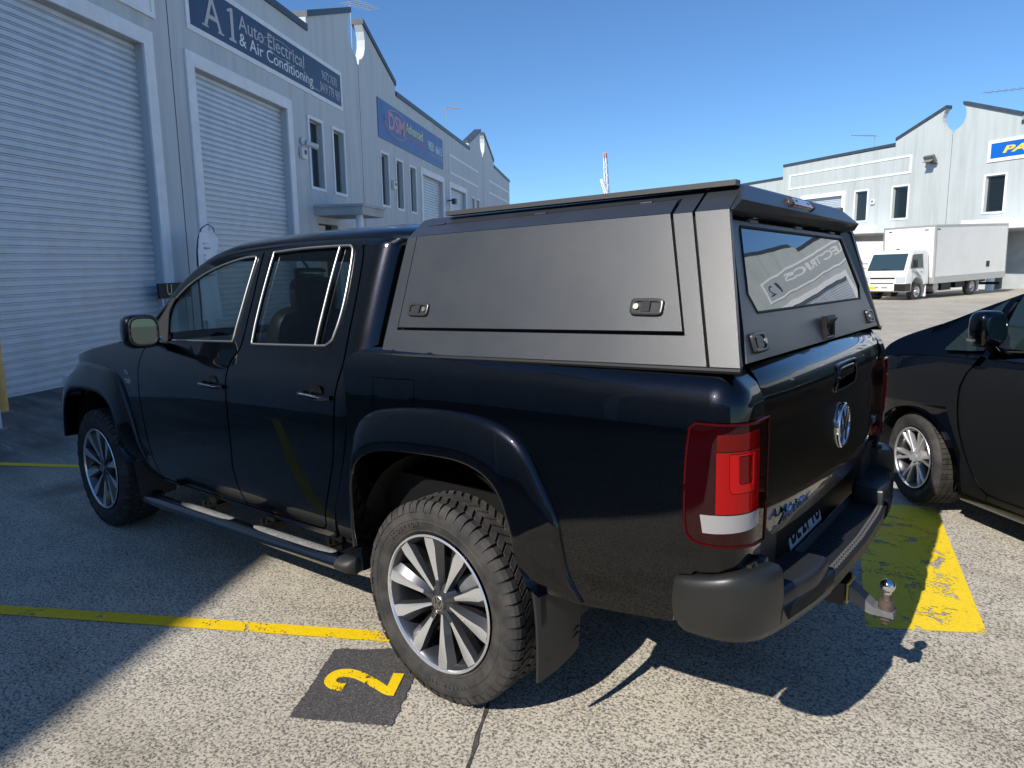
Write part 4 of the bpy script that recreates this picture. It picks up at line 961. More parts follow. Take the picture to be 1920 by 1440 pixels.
# tub floor block, tail panel below the lamps
mb = MB(); mb.bbox((-.44, .20, .62), (1.06, 1.754, .80)); mb.bbox((-.44, .40, .80), (-.40, 1.55, 1.33)); obj('tub_floor', mb, M_BASE, T, smooth=None)
for k in (1, -1):
    S = Side(k); mb = MB()
    mb.bbox((.98, .12, .70), (1.10, .42, .84)); mb.bbox((1.06, .14, .74), (1.125, .235, .80)); mb.tube([(1.10, .20, .79), (1.135, .23, .79)], .012, 8)
    mb.tube([(.99, .10, .80), (1.07, .115, .78), (1.12, .18, .785)], .018, 8); S.obj('bumper_bracket', mb, M_PLB2, T)
# tailgate
GP = pchip([.80, .815, .905, .918, 1.0, 1.10, 1.165, 1.19, 1.225, 1.27, 1.30, 1.325, 1.338], [1.1215, 1.1245, 1.1425, 1.1438, 1.143, 1.139, 1.135, 1.141, 1.146, 1.140, 1.128, 1.104, 1.075])
def gatemap(y, z): return (GP(z)-.030*((y-.977)/.745)**4-.012*((y-.977)/.745)**2, y, z)
gate = [(.238, .815), (.40, .812), (.977, .808), (1.554, .812), (1.716, .815), (1.722, .95), (1.722, 1.2), (1.722, 1.30), (1.715, 1.335), (1.3, 1.3375), (.977, 1.338), (.65, 1.3375), (.239, 1.335), (.232, 1.30), (.232, 1.2), (.232, .95)]
hnd = [(.855, 1.185), (.977, 1.180), (1.099, 1.185), (1.115, 1.20), (1.107, 1.262), (1.09, 1.272), (.864, 1.272), (.847, 1.262), (.839, 1.20)]
hnd2 = [(y, z) for y, z in hnd]
tg = obj('tailgate', surf(curve(gate, 3, True, 30), gatemap, [curve(hnd2, 3, True, 50)], .03, .02), M_PAINT, T)
mb = surf(curve(hnd2, 3, True, 50), lambda y, z: (gatemap(y, z)[0]-.032, y, z), (), .03, 0); obj('handle_recess', mb, M_BASE, tg)
P = [Vector(gatemap(*p))+Vector((.002, 0, 0)) for p in densify(curve(hnd2, 3, True, 50), .02)]; mb = MB(); mb.tube(P, .006, 8, closed=True); obj('handle_surround', mb, M_PAINT, tg)
mb = MB(); mb.rbox((gatemap(.977, 1.24)[0]-.006, .977, 1.243), (.022, .225, .042), .4, 8); obj('tailgate_handle', mb, M_PAINT, tg, smooth=60)
def emblem(mb, M, r, ring=.1, w_=.085, t=.004):      # ring with stacked V and W strokes
    def seg(a, b, ww):
        a = Vector(a); b = Vector(b); d_ = (b-a).normalized(); n = Vector((-d_.y, d_.x))*ww/2
        q = [a-n, b-n, b+n, a+n]; mb.prism([tuple(v*r) for v in q], lambda u, v: tuple(M @ Vector((u, v, t))), lambda u, v: tuple(M @ Vector((u, v, 0))))
    n = 40; P = []
    for i in range(n):
        a = 2*pi*i/n; P.append([tuple(M @ Vector((cos(a)*r*k, sin(a)*r*k, h))) for k, h in ((1, 0), (.99, t*.9), (.95, t*1.4), (1-ring, t*1.1), (1-ring-.02, 0))])
    P.append(P[0]); mb.grid(P)
    w_ = w_*1.25
    seg((-.36, .80), (-.02, .10), w_*1.3); seg((.36, .80), (.02, .10), w_*1.3)
    seg((-.74, .44), (-.34, -.72), w_*1.3); seg((-.34, -.72), (-.01, .02), w_*1.3); seg((.74, .44), (.34, -.72), w_*1.3); seg((.34, -.72), (.01, .02), w_*1.3)
eM = Matrix(((0, 0, 1, gatemap(.977, 1.04)[0]+.001), (1, 0, 0, .977), (0, 1, 0, 1.045), (0, 0, 0, 1)))
mb = MB(); emblem(mb, eM, .0825, .11, .10, .006); obj('emblem', mb, M_CHROME, tg, smooth=35)
def gtext(s_, y, z, h_, w_, m_, name, bold=.03, sh=.0): obj(name, text_mb(s_, 1, frame_m((gatemap(y+w_/2, z)[0]+.004, y, z), (0, 1, 0), (.22 if z < .9 else 0, 0, 1)), .003, width=w_, height=h_, bold=bold, shear=sh), m_, tg, smooth=None)
gtext('AMAROK', .345, .858, .034, .29, M_CHROME, 'lettering', bold=.012)
gtext('V6', 1.58, .935, .032, .062, M_CHROME, 'lettering'); gtext('TDI', 1.585, .885, .026, .10, mat('red_badge', (.45, .01, .015), .3, coat=1), 'lettering')
# tail lamps
for k in (1, -1):
    S = Side(k); o_ = curve(tail, 3, True, 40)
    def bulge(d_):
        base = tubmap
        def f(s, z):
            e = 1e-3; p = Vector(base(s, z)); a = Vector(base(s+e, z))-Vector(base(s-e, z)); b = Vector(base(s, z+e))-Vector(base(s, z-e)); return tuple(p+a.cross(b).normalized()*d_)
        return f
    lamp = S.obj('tail_light', surf(offset_poly(o_, .002), bulge(.006), (), .03, .03), M_LDARK, T)
    rim_ = [Vector(bulge(.007)(*p)) for p in densify(offset_poly(o_, .006), .02)]; mb = MB(); mb.tube(rim_, .0038, 8, closed=True); S.obj('lamp_rim', mb, mat('red_lamp_rim', (.045, .0005, .001), .08, coat=.5, spec=0), lamp, 60)
    S.obj('stop_lens', surf([(1.066, 1.125), (1.262, 1.130), (1.270, .962), (1.069, .958)], bulge(.0078), [[(1.112, 1.122), (1.225, 1.125), (1.233, 1.04), (1.225, 1.016), (1.125, 1.014), (1.115, 1.03)]], .03, .004), M_LRED, lamp)
    S.obj('turn_lens', surf([(1.068, 1.172), (1.255, 1.180), (1.262, 1.134), (1.066, 1.129)], bulge(.0078), (), .03, .004), M_LRED2, lamp)
    S.obj('tail_lens', surf(offset_poly([(1.112, 1.122), (1.225, 1.125), (1.233, 1.04), (1.225, 1.016), (1.125, 1.014), (1.115, 1.03)], .002), bulge(.0095), [[(1.147, 1.117), (1.211, 1.119), (1.217, 1.046), (1.210, 1.040), (1.158, 1.039), (1.151, 1.045)]], .03, .006), mat('bright_red_lens', (.38, .003, .004), .06, coat=.6, spec=0), lamp)
    S.obj('fog_lens', surf([(1.149, 1.115), (1.209, 1.117), (1.215, 1.048), (1.208, 1.042), (1.160, 1.041), (1.153, 1.047)], bulge(.0075), (), .03, 0), M_LRED2, lamp)
    S.obj('reverse_lens', surf([(1.014, .951), (1.069, .954), (1.270, .957), (1.276, .914), (1.071, .904), (1.024, .902)], bulge(.0082), (), .03, .004), M_LWHITE, lamp)
# rear bumper: corner shells, raised pads, stepped centre beam
def bump_plan(y): return float(np.interp(abs(y-.977), [0, .3, .5, .75, .85, .90, .935], [1.245, 1.238, 1.225, 1.195, 1.170, 1.135, 1.08]))
bp = empty('x', (0, 0, 0)); bpy.data.objects.remove(bp)
PL = [(1.240, .56), (1.232, .49), (1.222, .40), (1.208, .31), (1.196, .235), (1.184, .175), (1.168, .12), (1.145, .080), (1.115, .052), (1.08, .037), (1.04, .030), (1.00, .028), (.962, .030), (.945, .036)]
PLf = []
for i in range(len(PL)-1):
    for t in (0, .5): PLf.append(tuple(PL[i][j]*(1-t)+PL[i+1][j]*t for j in (0, 1)))
PLf.append(PL[-1])
def top_z(y, x):
    if y > .205: return .668
    return float(np.interp(x, [.945, 1.0, 1.10, 1.16, 1.20], [.762, .772, .795, .800, .795]))
sub = None
beam = MB(); rows = []
ys_ = np.linspace(.50, 1.454, 17)
for y in ys_:
    x = bump_plan(y); rows.append([(1.085, y, .655), (1.10, y, .637), (x-.040, y, .637), (x-.036, y, .640), (x-.010, y, .639), (x, y, .630), (x-.004, y, .588), (x-.02, y, .578), (1.06, y, .585)])
bumper = obj('rear_bumper', beam.grid(rows), M_PLB2, T, smooth=35)
mb = MB()
for i in range(6):
    x0 = 1.105+.012*i
    for y in np.linspace(.52, 1.434, 26): mb.bbox((x0+.003, y-.012, .6370), (x0+.008, y+.012, .6395))
obj('step_ribs', mb, M_PLB2, bumper, smooth=None)
mb = MB()
for y in np.linspace(.53, 1.42, 34):
    x = bump_plan(y)
    for q in (-.033, -.021): mb.bbox((x+q, y-.009, .638), (x+q+.009, y+.009, .6445))
obj('step_tread', mb, mat('grey_step_edge', (.10, .10, .10), .45), bumper, smooth=None)
for k in (1, -1):
    S = Side(k); rows = []
    for i, (x, y) in enumerate(PLf):
        a = PLf[max(0, i-1)]; b = PLf[min(len(PLf)-1, i+1)]; t = Vector((b[0]-a[0], b[1]-a[1])).normalized(); n = Vector((-t.y, t.x))
        if n.dot(Vector((x-.8, y-.6))) < 0: n = -n
        zt = top_z(y, x); zb = float(np.interp(y, [.03, .3, .56], [.600, .585, .580])) if x > .97 else .605+(.97-x)*.6
        rows.append([(x-n.x*.09, y-n.y*.09, zt-.015), (x-n.x*.035, y-n.y*.035, zt-.001), (x-n.x*.014, y-n.y*.014, zt-.003), (x-n.x*.003, y-n.y*.003, zt-.014), (x, y, zt-.035), (x+n.x*.004, y+n.y*.004, (zt+zb)/2), (x-n.x*.002, y-n.y*.002, zb+.03), (x-n.x*.010, y-n.y*.010, zb+.008), (x-n.x*.03, y-n.y*.03, zb), (x-n.x*.09, y-n.y*.09, zb+.004)])
    # split the shell at the step between pad (y>.215) and outer horn
    j = next(i for i, (x, y) in enumerate(PLf) if y < .215)
    mb = MB(); mb.grid(rows[:j+1][:-1]+[[(p[0], p[1], min(p[2], .668)) for p in rows[j]]]); n0 = len(mb.v); mb.grid(rows[j-0:])
    e = rows[j]; lowr = [(p[0], p[1], min(p[2], .660)) for p in e]
    mb.grid([e, lowr]); 
    S.obj('bumper_corner', mb, M_PLB, bumper, 50)
    q0 = [(bump_plan(.545)-.009, .555), (1.220, .44), (1.201, .33), (1.182, .222), (1.10, .20), (1.085, .30), (1.085, .46), (1.10, .545), (1.15, .565), (1.20, .567)]
    q = curve(q0, 3, True, 60); zt = .708; mb = MB(); rings = []
    for ins, z in ((0, .640), (0, zt-.014), (.004, zt-.005), (.014, zt)): rings.append([(x, y, z) for x, y in offset_poly(q, ins)])
    rings = [r_+[r_[0]] for r_ in rings]; mb.grid(rings); mb.add(rings[-1][:-1], [tuple(range(len(rings[-1])-1))])
    S.obj('bumper_pad', mb, M_TREADP, bumper, 45)
    mb = MB(); mb.tube([(1.176, .2185, .70), (1.176, .2185, .655)], .012, 8); S.obj('sensor', mb, M_BPLAST, bumper)
# number plate
mb = MB(); Mp = frame_m((1.072, .69, .622), (0, 1, 0), (-.25, 0, 1)); 
pb = MB(); pb.prism([(0, 0), (.372, 0), (.372, .134), (0, .134)], lambda u, v: tuple(Mp @ Vector((u, v, .004))), lambda u, v: tuple(Mp @ Vector((u, v, 0)))); pl = obj('number_plate', pb, mat('plate_white', (.45, .47, .48), .35), T, smooth=None)
obj('plate_lettering', text_mb('DL 21 TU', 1, Mp @ Matrix.Translation((.018, .040, .006)), .001, width=.336, height=.078, bold=.02), M_BASE, pl, smooth=None)
pb = MB(); pb.prism([(0, 0), (.372, 0), (.372, .028), (0, .028)], lambda u, v: tuple(Mp @ Vector((u, v, .0065))), lambda u, v: tuple(Mp @ Vector((u, v, .0045)))); obj('plate_strip', pb, M_BASE, pl, smooth=None)
obj('plate_lettering', text_mb('MOTORCLASSICS.COM.AU', 1, Mp @ Matrix.Translation((.025, .007, .0085)), .0006, width=.32, height=.014), M_WHITE, pl, smooth=None)
# tow hitch
mb = MB(); mb.bbox((.95, .915, .395), (1.195, .925, .475)); mb.bbox((.95, 1.029, .395), (1.195, 1.039, .475)); mb.bbox((.90, .945, .40), (1.205, 1.009, .464)); mb.bbox((.80, .50, .47), (.90, 1.45, .57)); mb.bbox((1.05, .90, .47), (1.10, 1.05, .58))
th = obj('tow_hitch', mb, M_BASE, T, smooth=None)
mb = MB(); q = [(1.12, .405), (1.12, .455), (1.205, .458), (1.222, .452), (1.285, .402), (1.350, .396), (1.352, .376), (1.275, .374), (1.262, .378), (1.205, .405)]
mb.prism(q, lambda x, z: (x, .947, z), lambda x, z: (x, 1.007, z)); obj('tow_tongue', mb, M_GSTEEL, th, smooth=None)
mb = MB(); mb.lathe([(0, .507), (.010, .5055), (.018, .501), (.0235, .493), (.025, .484), (.0235, .475), (.018, .4655), (.014, .462), (.0135, .452)], (1.322, .977, 0), 28, 'z'); obj('tow_ball', mb, M_CHROME, th, smooth=60)
mb = MB(); mb.lathe([(.0135, .455), (.0145, .438), (.016, .430), (.024, .427), (.026, .420), (.0265, .398)], (1.322, .977, 0), 24, 'z'); mb.lathe([(.011, .378), (.020, .376), (.021, .358), (.011, .354), (.010, .340), (0, .338)], (1.322, .977, 0), 8, 'z'); obj('tow_ball_neck', mb, M_RUST, th)
mb = MB(); mb.tube([(1.205, .94, .47), (1.205, 1.01, .47)], .004, 6); mb.bbox((1.197, .943, .392), (1.203, 1.011, .468)); obj('hitch_edge', mb, mat('yellow_tag', (.55, .45, .08), .5), th, smooth=None)
# under body: rails, axle, exhaust, spare
mb = MB(); mb.bbox((-3.5, .50, .42), (1.0, .58, .54)); mb.bbox((-3.5, 1.374, .42), (1.0, 1.454, .54)); mb.tube([(0, .2, .389), (0, 1.75, .389)], .045, 10); mb.rbox((0, .977, .389), (.30, .30, .28), .8); mb.tube([(FX, .2, .389), (FX, 1.75, .389)], .035, 10)
obj('chassis', mb, M_BASE, T)
mb = MB(); mb.tube([(-2.2, 1.25, .38), (-.6, 1.25, .40), (.5, 1.22, .44), (.93, 1.30, .44)], .032, 10); mb.tube([(-.5, 1.25, .41), (.0, 1.22, .44)], .08, 12); obj('exhaust', mb, M_GSTEEL, T)
mb = MB(); mb.lathe([(.20, -.09), (.36, -.09), (.38, -.05), (.38, .05), (.36, .09), (.20, .09), (.20, -.09)], (.62, .977, .60), 32, 'z'); obj('spare_wheel', mb, M_TYRE, T)
# mud flaps
for k in (1, -1):
    S = Side(k); rows = []
    for t in np.linspace(0, 1, 8):
        a = Vector((.425, .045, .70)).lerp(Vector((.455, .058, .233)), t)+Vector((.03*sin(pi*t)*.6, 0, 0)); b = Vector((.50, .28, .68)).lerp(Vector((.492, .248, .292)), t)
        rows.append([tuple(a.lerp(b, u)+Vector((.012*sin(pi*u), 0, 0))) for u in (0, .05, .35, .7, .95, 1)])
    mb = MB(); mb.grid(rows); mb.grid([[(x-.009, y, z) for x, y, z in r_] for r_ in rows], True)
    ed = lambda L: [L, [(x-.009, y, z) for x, y, z in L]]
    mb.grid(ed([r_[0] for r_ in rows])); mb.grid(ed([r_[-1] for r_ in rows])); mb.grid(ed(rows[-1]))
    fl = S.obj('mud_flap', mb, M_PLB2, T, 50)
    mb = MB()
    for t in (.78, .84):
        a = Vector(rows[0][1]).lerp(Vector(rows[-1][1]), t); b = Vector(rows[0][-1]).lerp(Vector(rows[-1][-1]), t); mb.tube([a.lerp(b, .12)+Vector((.008, 0, -.005)), a.lerp(b, .95)+Vector((.006, 0, 0))], .004, 6)
    S.obj('flap_rib', mb, M_BASE, fl)
    mb = MB(); mb.grid([[(FX+.47, .05, .60), (FX+.49, .30, .60)], [(FX+.50, .06, .38), (FX+.52, .30, .40)], [(FX+.50, .07, .26), (FX+.51, .28, .28)]]); mb.grid([[(FX+.46, .05, .60), (FX+.48, .30, .60)], [(FX+.49, .06, .38), (FX+.51, .30, .40)], [(FX+.49, .07, .26), (FX+.50, .28, .28)]], True); S.obj('mud_flap', mb, M_PLB2, T, 60)
# side steps
for k in (1, -1):
    S = Side(k); X = lambda t: -2.34+1.905*t; Z = lambda t: .352+.082*t
    mb = MB(); mb.tube([(X(t), .055 if t < .001 else .005, Z(t)) for t in (0, .03, .1, .3, .5, .7, .9, .965)], .046, 24, ry=.031); st = S.obj('side_step', mb, M_BCHROME, T, 60)
    for a, b in ((.22, .50), (.60, .935)):
        mb = MB(); n = 22; ring = []
        for i in range(n+1):
            t = a+(b-a)*i/n; u = 2*i/n-1; wd = .042*(1-abs(u)**4)**.5+.001; x = X(t); z = Z(t)
            ring.append([(x, .010+wd*c*1.0, z+.0335-.016*c*c*(wd/.042)**1.5) for c in (-1, -.8, -.5, -.2, .1, .4, .7, 1)])
        mb.grid(ring); p_ = S.obj('step_pad', mb, mat('grey_step_pad', (.17, .165, .155), .7, noise=(90, .5, 1.6), bump=(90, .6, .003)), st, 180)
    mb = MB(); mb.tube([(X(.96), .005, Z(.96)), (X(.985), .005, Z(.985)), (X(1.0), .005, Z(1.0)), (X(1.008), .005, Z(1.008)+.0)], [.0475, .0475, .036, .014], 20, ry=.032); S.obj('end_cap', mb, M_PLB2, st, 60)
    for t in (.28, .58, .86):
        mb = MB(); x = X(t); z = Z(t); mb.bbox((x-.035, .03, z+.012), (x+.035, .13, z+.020)); mb.bbox((x-.035, .12, z+.015), (x+.035, .128, z+.09)); mb.tube([(x, .075, z+.02), (x, .075, z+.045)], .011, 6); mb.tube([(x+.02, .09, z+.02), (x+.02, .09, z+.036)], .010, 6); mb.bbox((x-.03, .12, z-.02), (x+.03, .50, z+.01))
        S.obj('step_bracket', mb, mat('zinc_bracket', (.07, .068, .062), .3, metal=.9), st)

# wheels
def place(mb, M): mb.v = [tuple(M @ Vector(v)) for v in mb.v]; return mb
def wheel(parent, M, Rt, wd, rr, style, side=1, name='wheel', detail=True):
    """axle along local y, outer face at y=0 looking to -y, centre at the origin"""
    def fin(mb): place(mb, M); return mb
    so = wd
    prof = [(rr-.012, .030), (rr+.004, .012), (rr+.013, .006), (rr+.016, .0075), (rr+.022, .0045), (rr+.03, .001), (rr+.05, -.0035), (rr+.052, -.0015), (rr+.056, -.0015), (rr+.058, -.004), (Rt-.045, -.003), (Rt-.026, .004), (Rt-.014, .014), (Rt-.009, .026), (Rt-.009, wd-.026), (Rt-.014, wd-.014), (Rt-.045, wd+.003), (rr+.03, wd), (rr-.012, wd-.03)]
    rim = MB(); rim.lathe([(rr, .004), (rr-.003, .0), (rr-.008, .001), (rr-.012, .010)], (0, 0, 0), 64)
    w_ = obj(name, fin(rim), M_ALLOY if style == 'vw' else M_ALLOYS, parent, smooth=40)
    ba = MB(); ba.lathe([(rr-.012, .010), (rr-.026, .022), (rr-.034, .07), (rr-.040, wd*.6), (rr-.02, wd-.01), (rr, wd)], (0, 0, 0), 64); obj('rim_barrel', fin(ba), M_ALLOYD, w_, smooth=40)
    ty = MB(); ty.lathe(prof, (0, 0, 0), 72)
    obj('tyre', fin(ty), M_TYRE, w_, smooth=50)
    if detail:
        tr = MB()
        def blk(a, y0, y1, da, skew=0, r0=Rt-.012, r1=Rt):
            vs = []
            for r_, kk in ((r0, 1.0), (r1, .90)):
                for yy, sk in ((y0, -skew), (y1, skew)):
                    for s_ in (-1, 1):
                        an = a+sk+s_*da*kk/2; vs.append((r_*cos(an), yy, r_*sin(an)))
            tr.add(vs, [(0, 1, 3, 2), (4, 6, 7, 5), (0, 4, 5, 1), (2, 3, 7, 6), (0, 2, 6, 4), (1, 5, 7, 3)])
        N_ = 58
        for i in range(N_):
            a = 2*pi*i/N_; st_ = 2*pi/N_
            if style == 'vw':
                L_ = (.012 if i % 2 else .004)
                # shoulder lugs run down the sidewall
                vs = []
                for (r_, y_, k_) in ((Rt-.036, -.004, 1), (Rt-.024, .000, 1), (Rt-.009, .008, .95), (Rt, .022, .9), (Rt, .048, .9), (Rt-.012, .050, .9)):
                    for s_ in (-1, 1): an = a+s_*st_*.41*k_; vs.append((r_*cos(an), y_+(.0 if i % 2 else .002), r_*sin(an)))
                tr.add(vs, [(2*j, 2*j+1, 2*j+3, 2*j+2) for j in range(5)])
                vs2 = [(x, wd-y, z) for x, y, z in vs]; tr.add(vs2, [(2*j+2, 2*j+3, 2*j+1, 2*j) for j in range(5)])
                b0 = [v for v in vs]; 
                for s_ in (0, 1):   # side walls of the lug
                    q = [vs[2*j+s_] for j in range(6)]; qi = [(x*.962, y+.004, z*.962) for x, y, z in q]; tr.grid([q, qi])
                blk(a+st_*.5, .055, .092, st_*.78, .03); blk(a+st_*.25, .097, .132, st_*.70, -.035); blk(a+st_*.6, .136, .171, st_*.70, .035); blk(a, .176, .205, st_*.78, -.03)
            else:
                for y0, y1 in ((.02, .05), (.056, .09), (.096, .125), (.131, .165), (.171, .195)):
                    if y1 < wd: blk(a, y0, y1, st_*.93, 0, Rt-.012, Rt-.002)
        obj('tread', fin(tr), M_TYRE, w_, smooth=None)
    # spokes
    face = MB(); dark = MB(); n_ = 10
    if style == 'vw':
        dish = lambda r_: .006+.028*(1-(r_/rr))**1.2
        for i in range(n_):
            pair = -1 if i % 2 else 1; a = 2*pi*i/n_+pair*R(2.2)
            ca, sa = cos(a), sin(a)
            def pt(r_, t, y): return (r_*ca-t*sa, y, r_*sa+t*ca)
            # machined face: narrow at the hub, broad at the rim, its edge leaning to one side
            prof_ = [(.052, -.007, .006), (.10, -.012, .011), (.17, -.024, .023), (rr-.045, -.035, .036), (rr-.014, -.030, .034)]
            prof_ = [(.050, -.006, .004), (.10, -.013, .004), (.17, -.024, .008), (rr-.045, -.034, .013), (rr-.014, -.036, .008)]
            if pair < 0: prof_ = [(r_, -q_, -l) for r_, l, q_ in prof_]
            L1 = [pt(r_, l*1.0, dish(r_)+.001) for r_, l, q_ in prof_]; L2 = [pt(r_, q_, dish(r_)) for r_, l, q_ in prof_]
            face.grid([L1, [tuple((Vector(p)+Vector(q))/2+Vector((0, -.0015, 0))) for p, q in zip(L1, L2)], L2])
            W2 = [.012, .020, .032, .042, .040]
            D1 = [pt(r_, -w2, dish(r_)+.022) for (r_, l, q_), w2 in zip(prof_, W2)]; D2 = [pt(r_, w2, dish(r_)+.022) for (r_, l, q_), w2 in zip(prof_, W2)]
            B1 = [pt(r_, -w2*.7, dish(r_)+.060) for (r_, l, q_), w2 in zip(prof_, W2)]; B2 = [pt(r_, w2*.7, dish(r_)+.060) for (r_, l, q_), w2 in zip(prof_, W2)]
            dark.grid([L1, D1, B1, B2, D2, L2])
        for i in range(5):
            a = 2*pi*(i+.5)/5+R(18)*0; ca, sa = cos(a), sin(a)
            pt = lambda r_, t, y: (r_*ca-t*sa, y, r_*sa+t*ca)
            dark.grid([[pt(.03, -.010, .026), pt(.085, -.011, .027)], [pt(.03, -.006, .020), pt(.085, -.007, .021)], [pt(.03, .006, .020), pt(.085, .007, .021)], [pt(.03, .010, .026), pt(.085, .011, .027)]])
        hub = MB(); hub.lathe([(0, .016), (.030, .016), (.033, .018), (.036, .024), (.060, .034), (.075, .055), (.07, .09)], (0, 0, 0), 32)
        dark.add(hub.v, hub.f)
        obj('spoke_face', fin(face), M_ALLOY, w_, smooth=25); obj('spokes', fin(dark), M_ALLOYD, w_, smooth=25)
        cap = MB(); emblem(cap, Matrix(((1, 0, 0, 0), (0, 0, -1, .0155), (0, 1, 0, 0), (0, 0, 0, 1))), .029, .14, .12, .002); obj('hub_emblem', fin(cap), M_CHROMES, w_, smooth=35)
    else:
        for i in range(6):
            for pr in (-1, 1):
                a = 2*pi*i/6+R(15)+pr*R(8.5); ca, sa = cos(a), sin(a); a2 = 2*pi*i/6+R(15)+pr*R(3); 
                pt = lambda r_, t, y, A=None: ((r_*cos(A or a)-t*sin(A or a)), y, (r_*sin(A or a)+t*cos(A or a)))
                sec = [(.03, a2, .010, .024), (.09, (a+a2)/2, .011, .022), (rr-.05, a, .013, .012), (rr-.012, a, .018, .010)]
                rows = []
                for sgn, dy in ((-1, .035), (-1, .008), (-.6, 0), (.6, 0), (1, .008), (1, .035)):
                    rows.append([(r_*cos(A)-sgn*wv*sin(A), y+dy, r_*sin(A)+sgn*wv*cos(A)) for r_, A, wv, y in sec])
                face.grid(rows)
        hub = MB(); hub.lathe([(0, .014), (.028, .014), (.033, .018), (.040, .026), (.062, .034), (.07, .07)], (0, 0, 0), 32); face.add(hub.v, hub.f)
        for i in range(5):
            a = 2*pi*i/5; q = MB(); q.lathe([(0, .020), (.008, .020), (.008, .04)], (.048*cos(a), 0, .048*sin(a)), 8); face.add(q.v, q.f)
        obj('spokes', fin(face), M_ALLOYS, w_, smooth=35)
    dk = MB(); dk.lathe([(.0, .075), (.085, .075), (.088, .095), (.155, .095), (.158, .105), (.155, .118), (.09, .118)], (0, 0, 0), 48); obj('brake_disc', fin(dk), M_DISC, w_)
    cl = MB(); cl.rbox((.10, .10, .10), (.12, .09, .10), .4, 8, Matrix.Rotation(R(-45), 3, 'Y')); obj('brake_caliper', fin(cl), M_GSTEEL, w_)
    bk = MB(); bk.lathe([(0, wd*.62), (rr-.04, wd*.62)], (0, 0, 0), 40); obj('inner_barrel', fin(bk), M_BASE, w_)
    return w_
RT = .389
for wx, an in ((0, 12), (FX, -17)):
    for k in (1, -1):
        Mw = Matrix.Translation((wx, .030 if k > 0 else 1.924, RT)) @ (Matrix.Identity(4) if k > 0 else Matrix.Rotation(pi, 4, 'Z')) @ Matrix.Rotation(R(an), 4, 'Y')
        wo = wheel(T, Mw, RT, .255, .266, 'vw')
# tyre sidewall lettering on the near rear wheel
def arc_text(parent, s_, r_, a0, da, size, y, m_, cx=0, cz=RT):
    for i, ch in enumerate(s_):
        if ch == ' ': continue
        a = R(a0-da*i); p = (cx+r_*cos(a), y, cz+r_*sin(a)); tx = (sin(a), 0, -cos(a)); uy = (cos(a), 0, sin(a))
        o = obj('tyre_lettering', text_mb(ch, size, frame_m(p, tx, uy), .0012, align='CENTER', bold=.01), m_, parent, smooth=None)
MT2 = mat('moulded_tyre_lettering', (.060, .058, .055), .7)
rw = [o for o in T.children if o.name.startswith('wheel') and abs(ORG[o.name].x+1.4) < 9 and not o.name.startswith('wheel_')][0]
def arc_word(parent, s_, r_, a0, da, size, y, m_, flip=False):
    mbs = MB()
    for i, ch in enumerate(s_):
        if ch == ' ': continue
        a = R(a0-da*i) if not flip else R(a0+da*i); p = (r_*cos(a), y, RT+r_*sin(a))
        if not flip: tx, uy = (sin(a), 0, -cos(a)), (cos(a), 0, sin(a))
        else: tx, uy = (-sin(a), 0, cos(a)), (-cos(a), 0, -sin(a))
        mbs.join(text_mb(ch, size, frame_m(p, tx, uy), *(.0012,), align='CENTER', bold=.0))
    obj('tyre_lettering', mbs, m_, parent, smooth=None)
arc_word(rw, 'SCORPION', .300, 136, 4.4, .024, .0245, MT2)
arc_word(rw, 'ALL TERRAIN', .322, 262, 3.9, .022, .0245, MT2, True)

# ------------------------------------------------------------------ canopy on the tub
KS, KL, DY = .0138, .37, 1.72
def zk(x): return 1.747+KS*(x+.328)
def canlow(x, z): return (x, .105+KL*(z-1.31), z)
def canup(x, t): k = zk(x); y = .105+KL*(k-1.31); return (x, y+DY*.077*t+.0*x, k+.077*t)   # t 0..1 up the chamfer
CN = obj('canopy', (lambda mb: (mb.add([canlow(-.31, 1.32), canlow(1.06, 1.34), canlow(.955, 1.755), canlow(-.31, 1.735)]+[(x, 1.954-y, z) for x, y, z in (canlow(-.31, 1.32), canlow(1.06, 1.34), canlow(.955, 1.755), canlow(-.31, 1.735))], [(0, 1, 2, 3), (7, 6, 5, 4), (0, 3, 7, 4), (3, 2, 6, 7), (0, 4, 5, 1)]), mb)[1])(MB()).xf(Matrix.Translation((0, .977, 0)) @ Matrix.Diagonal((1, .97, 1, 1)) @ Matrix.Translation((0, -.977, 0))), M_SEAL, T, smooth=None)  # dark inner box set inside the canopy panels, added to block light
def flat(poly, M, lip=.014, out=0., step=.3): return surf(poly, M, (), step, lip, out)
dBL, dKL, dKR, dBR = (-.259, 1.402), -.270, .799, (.903, 1.429)
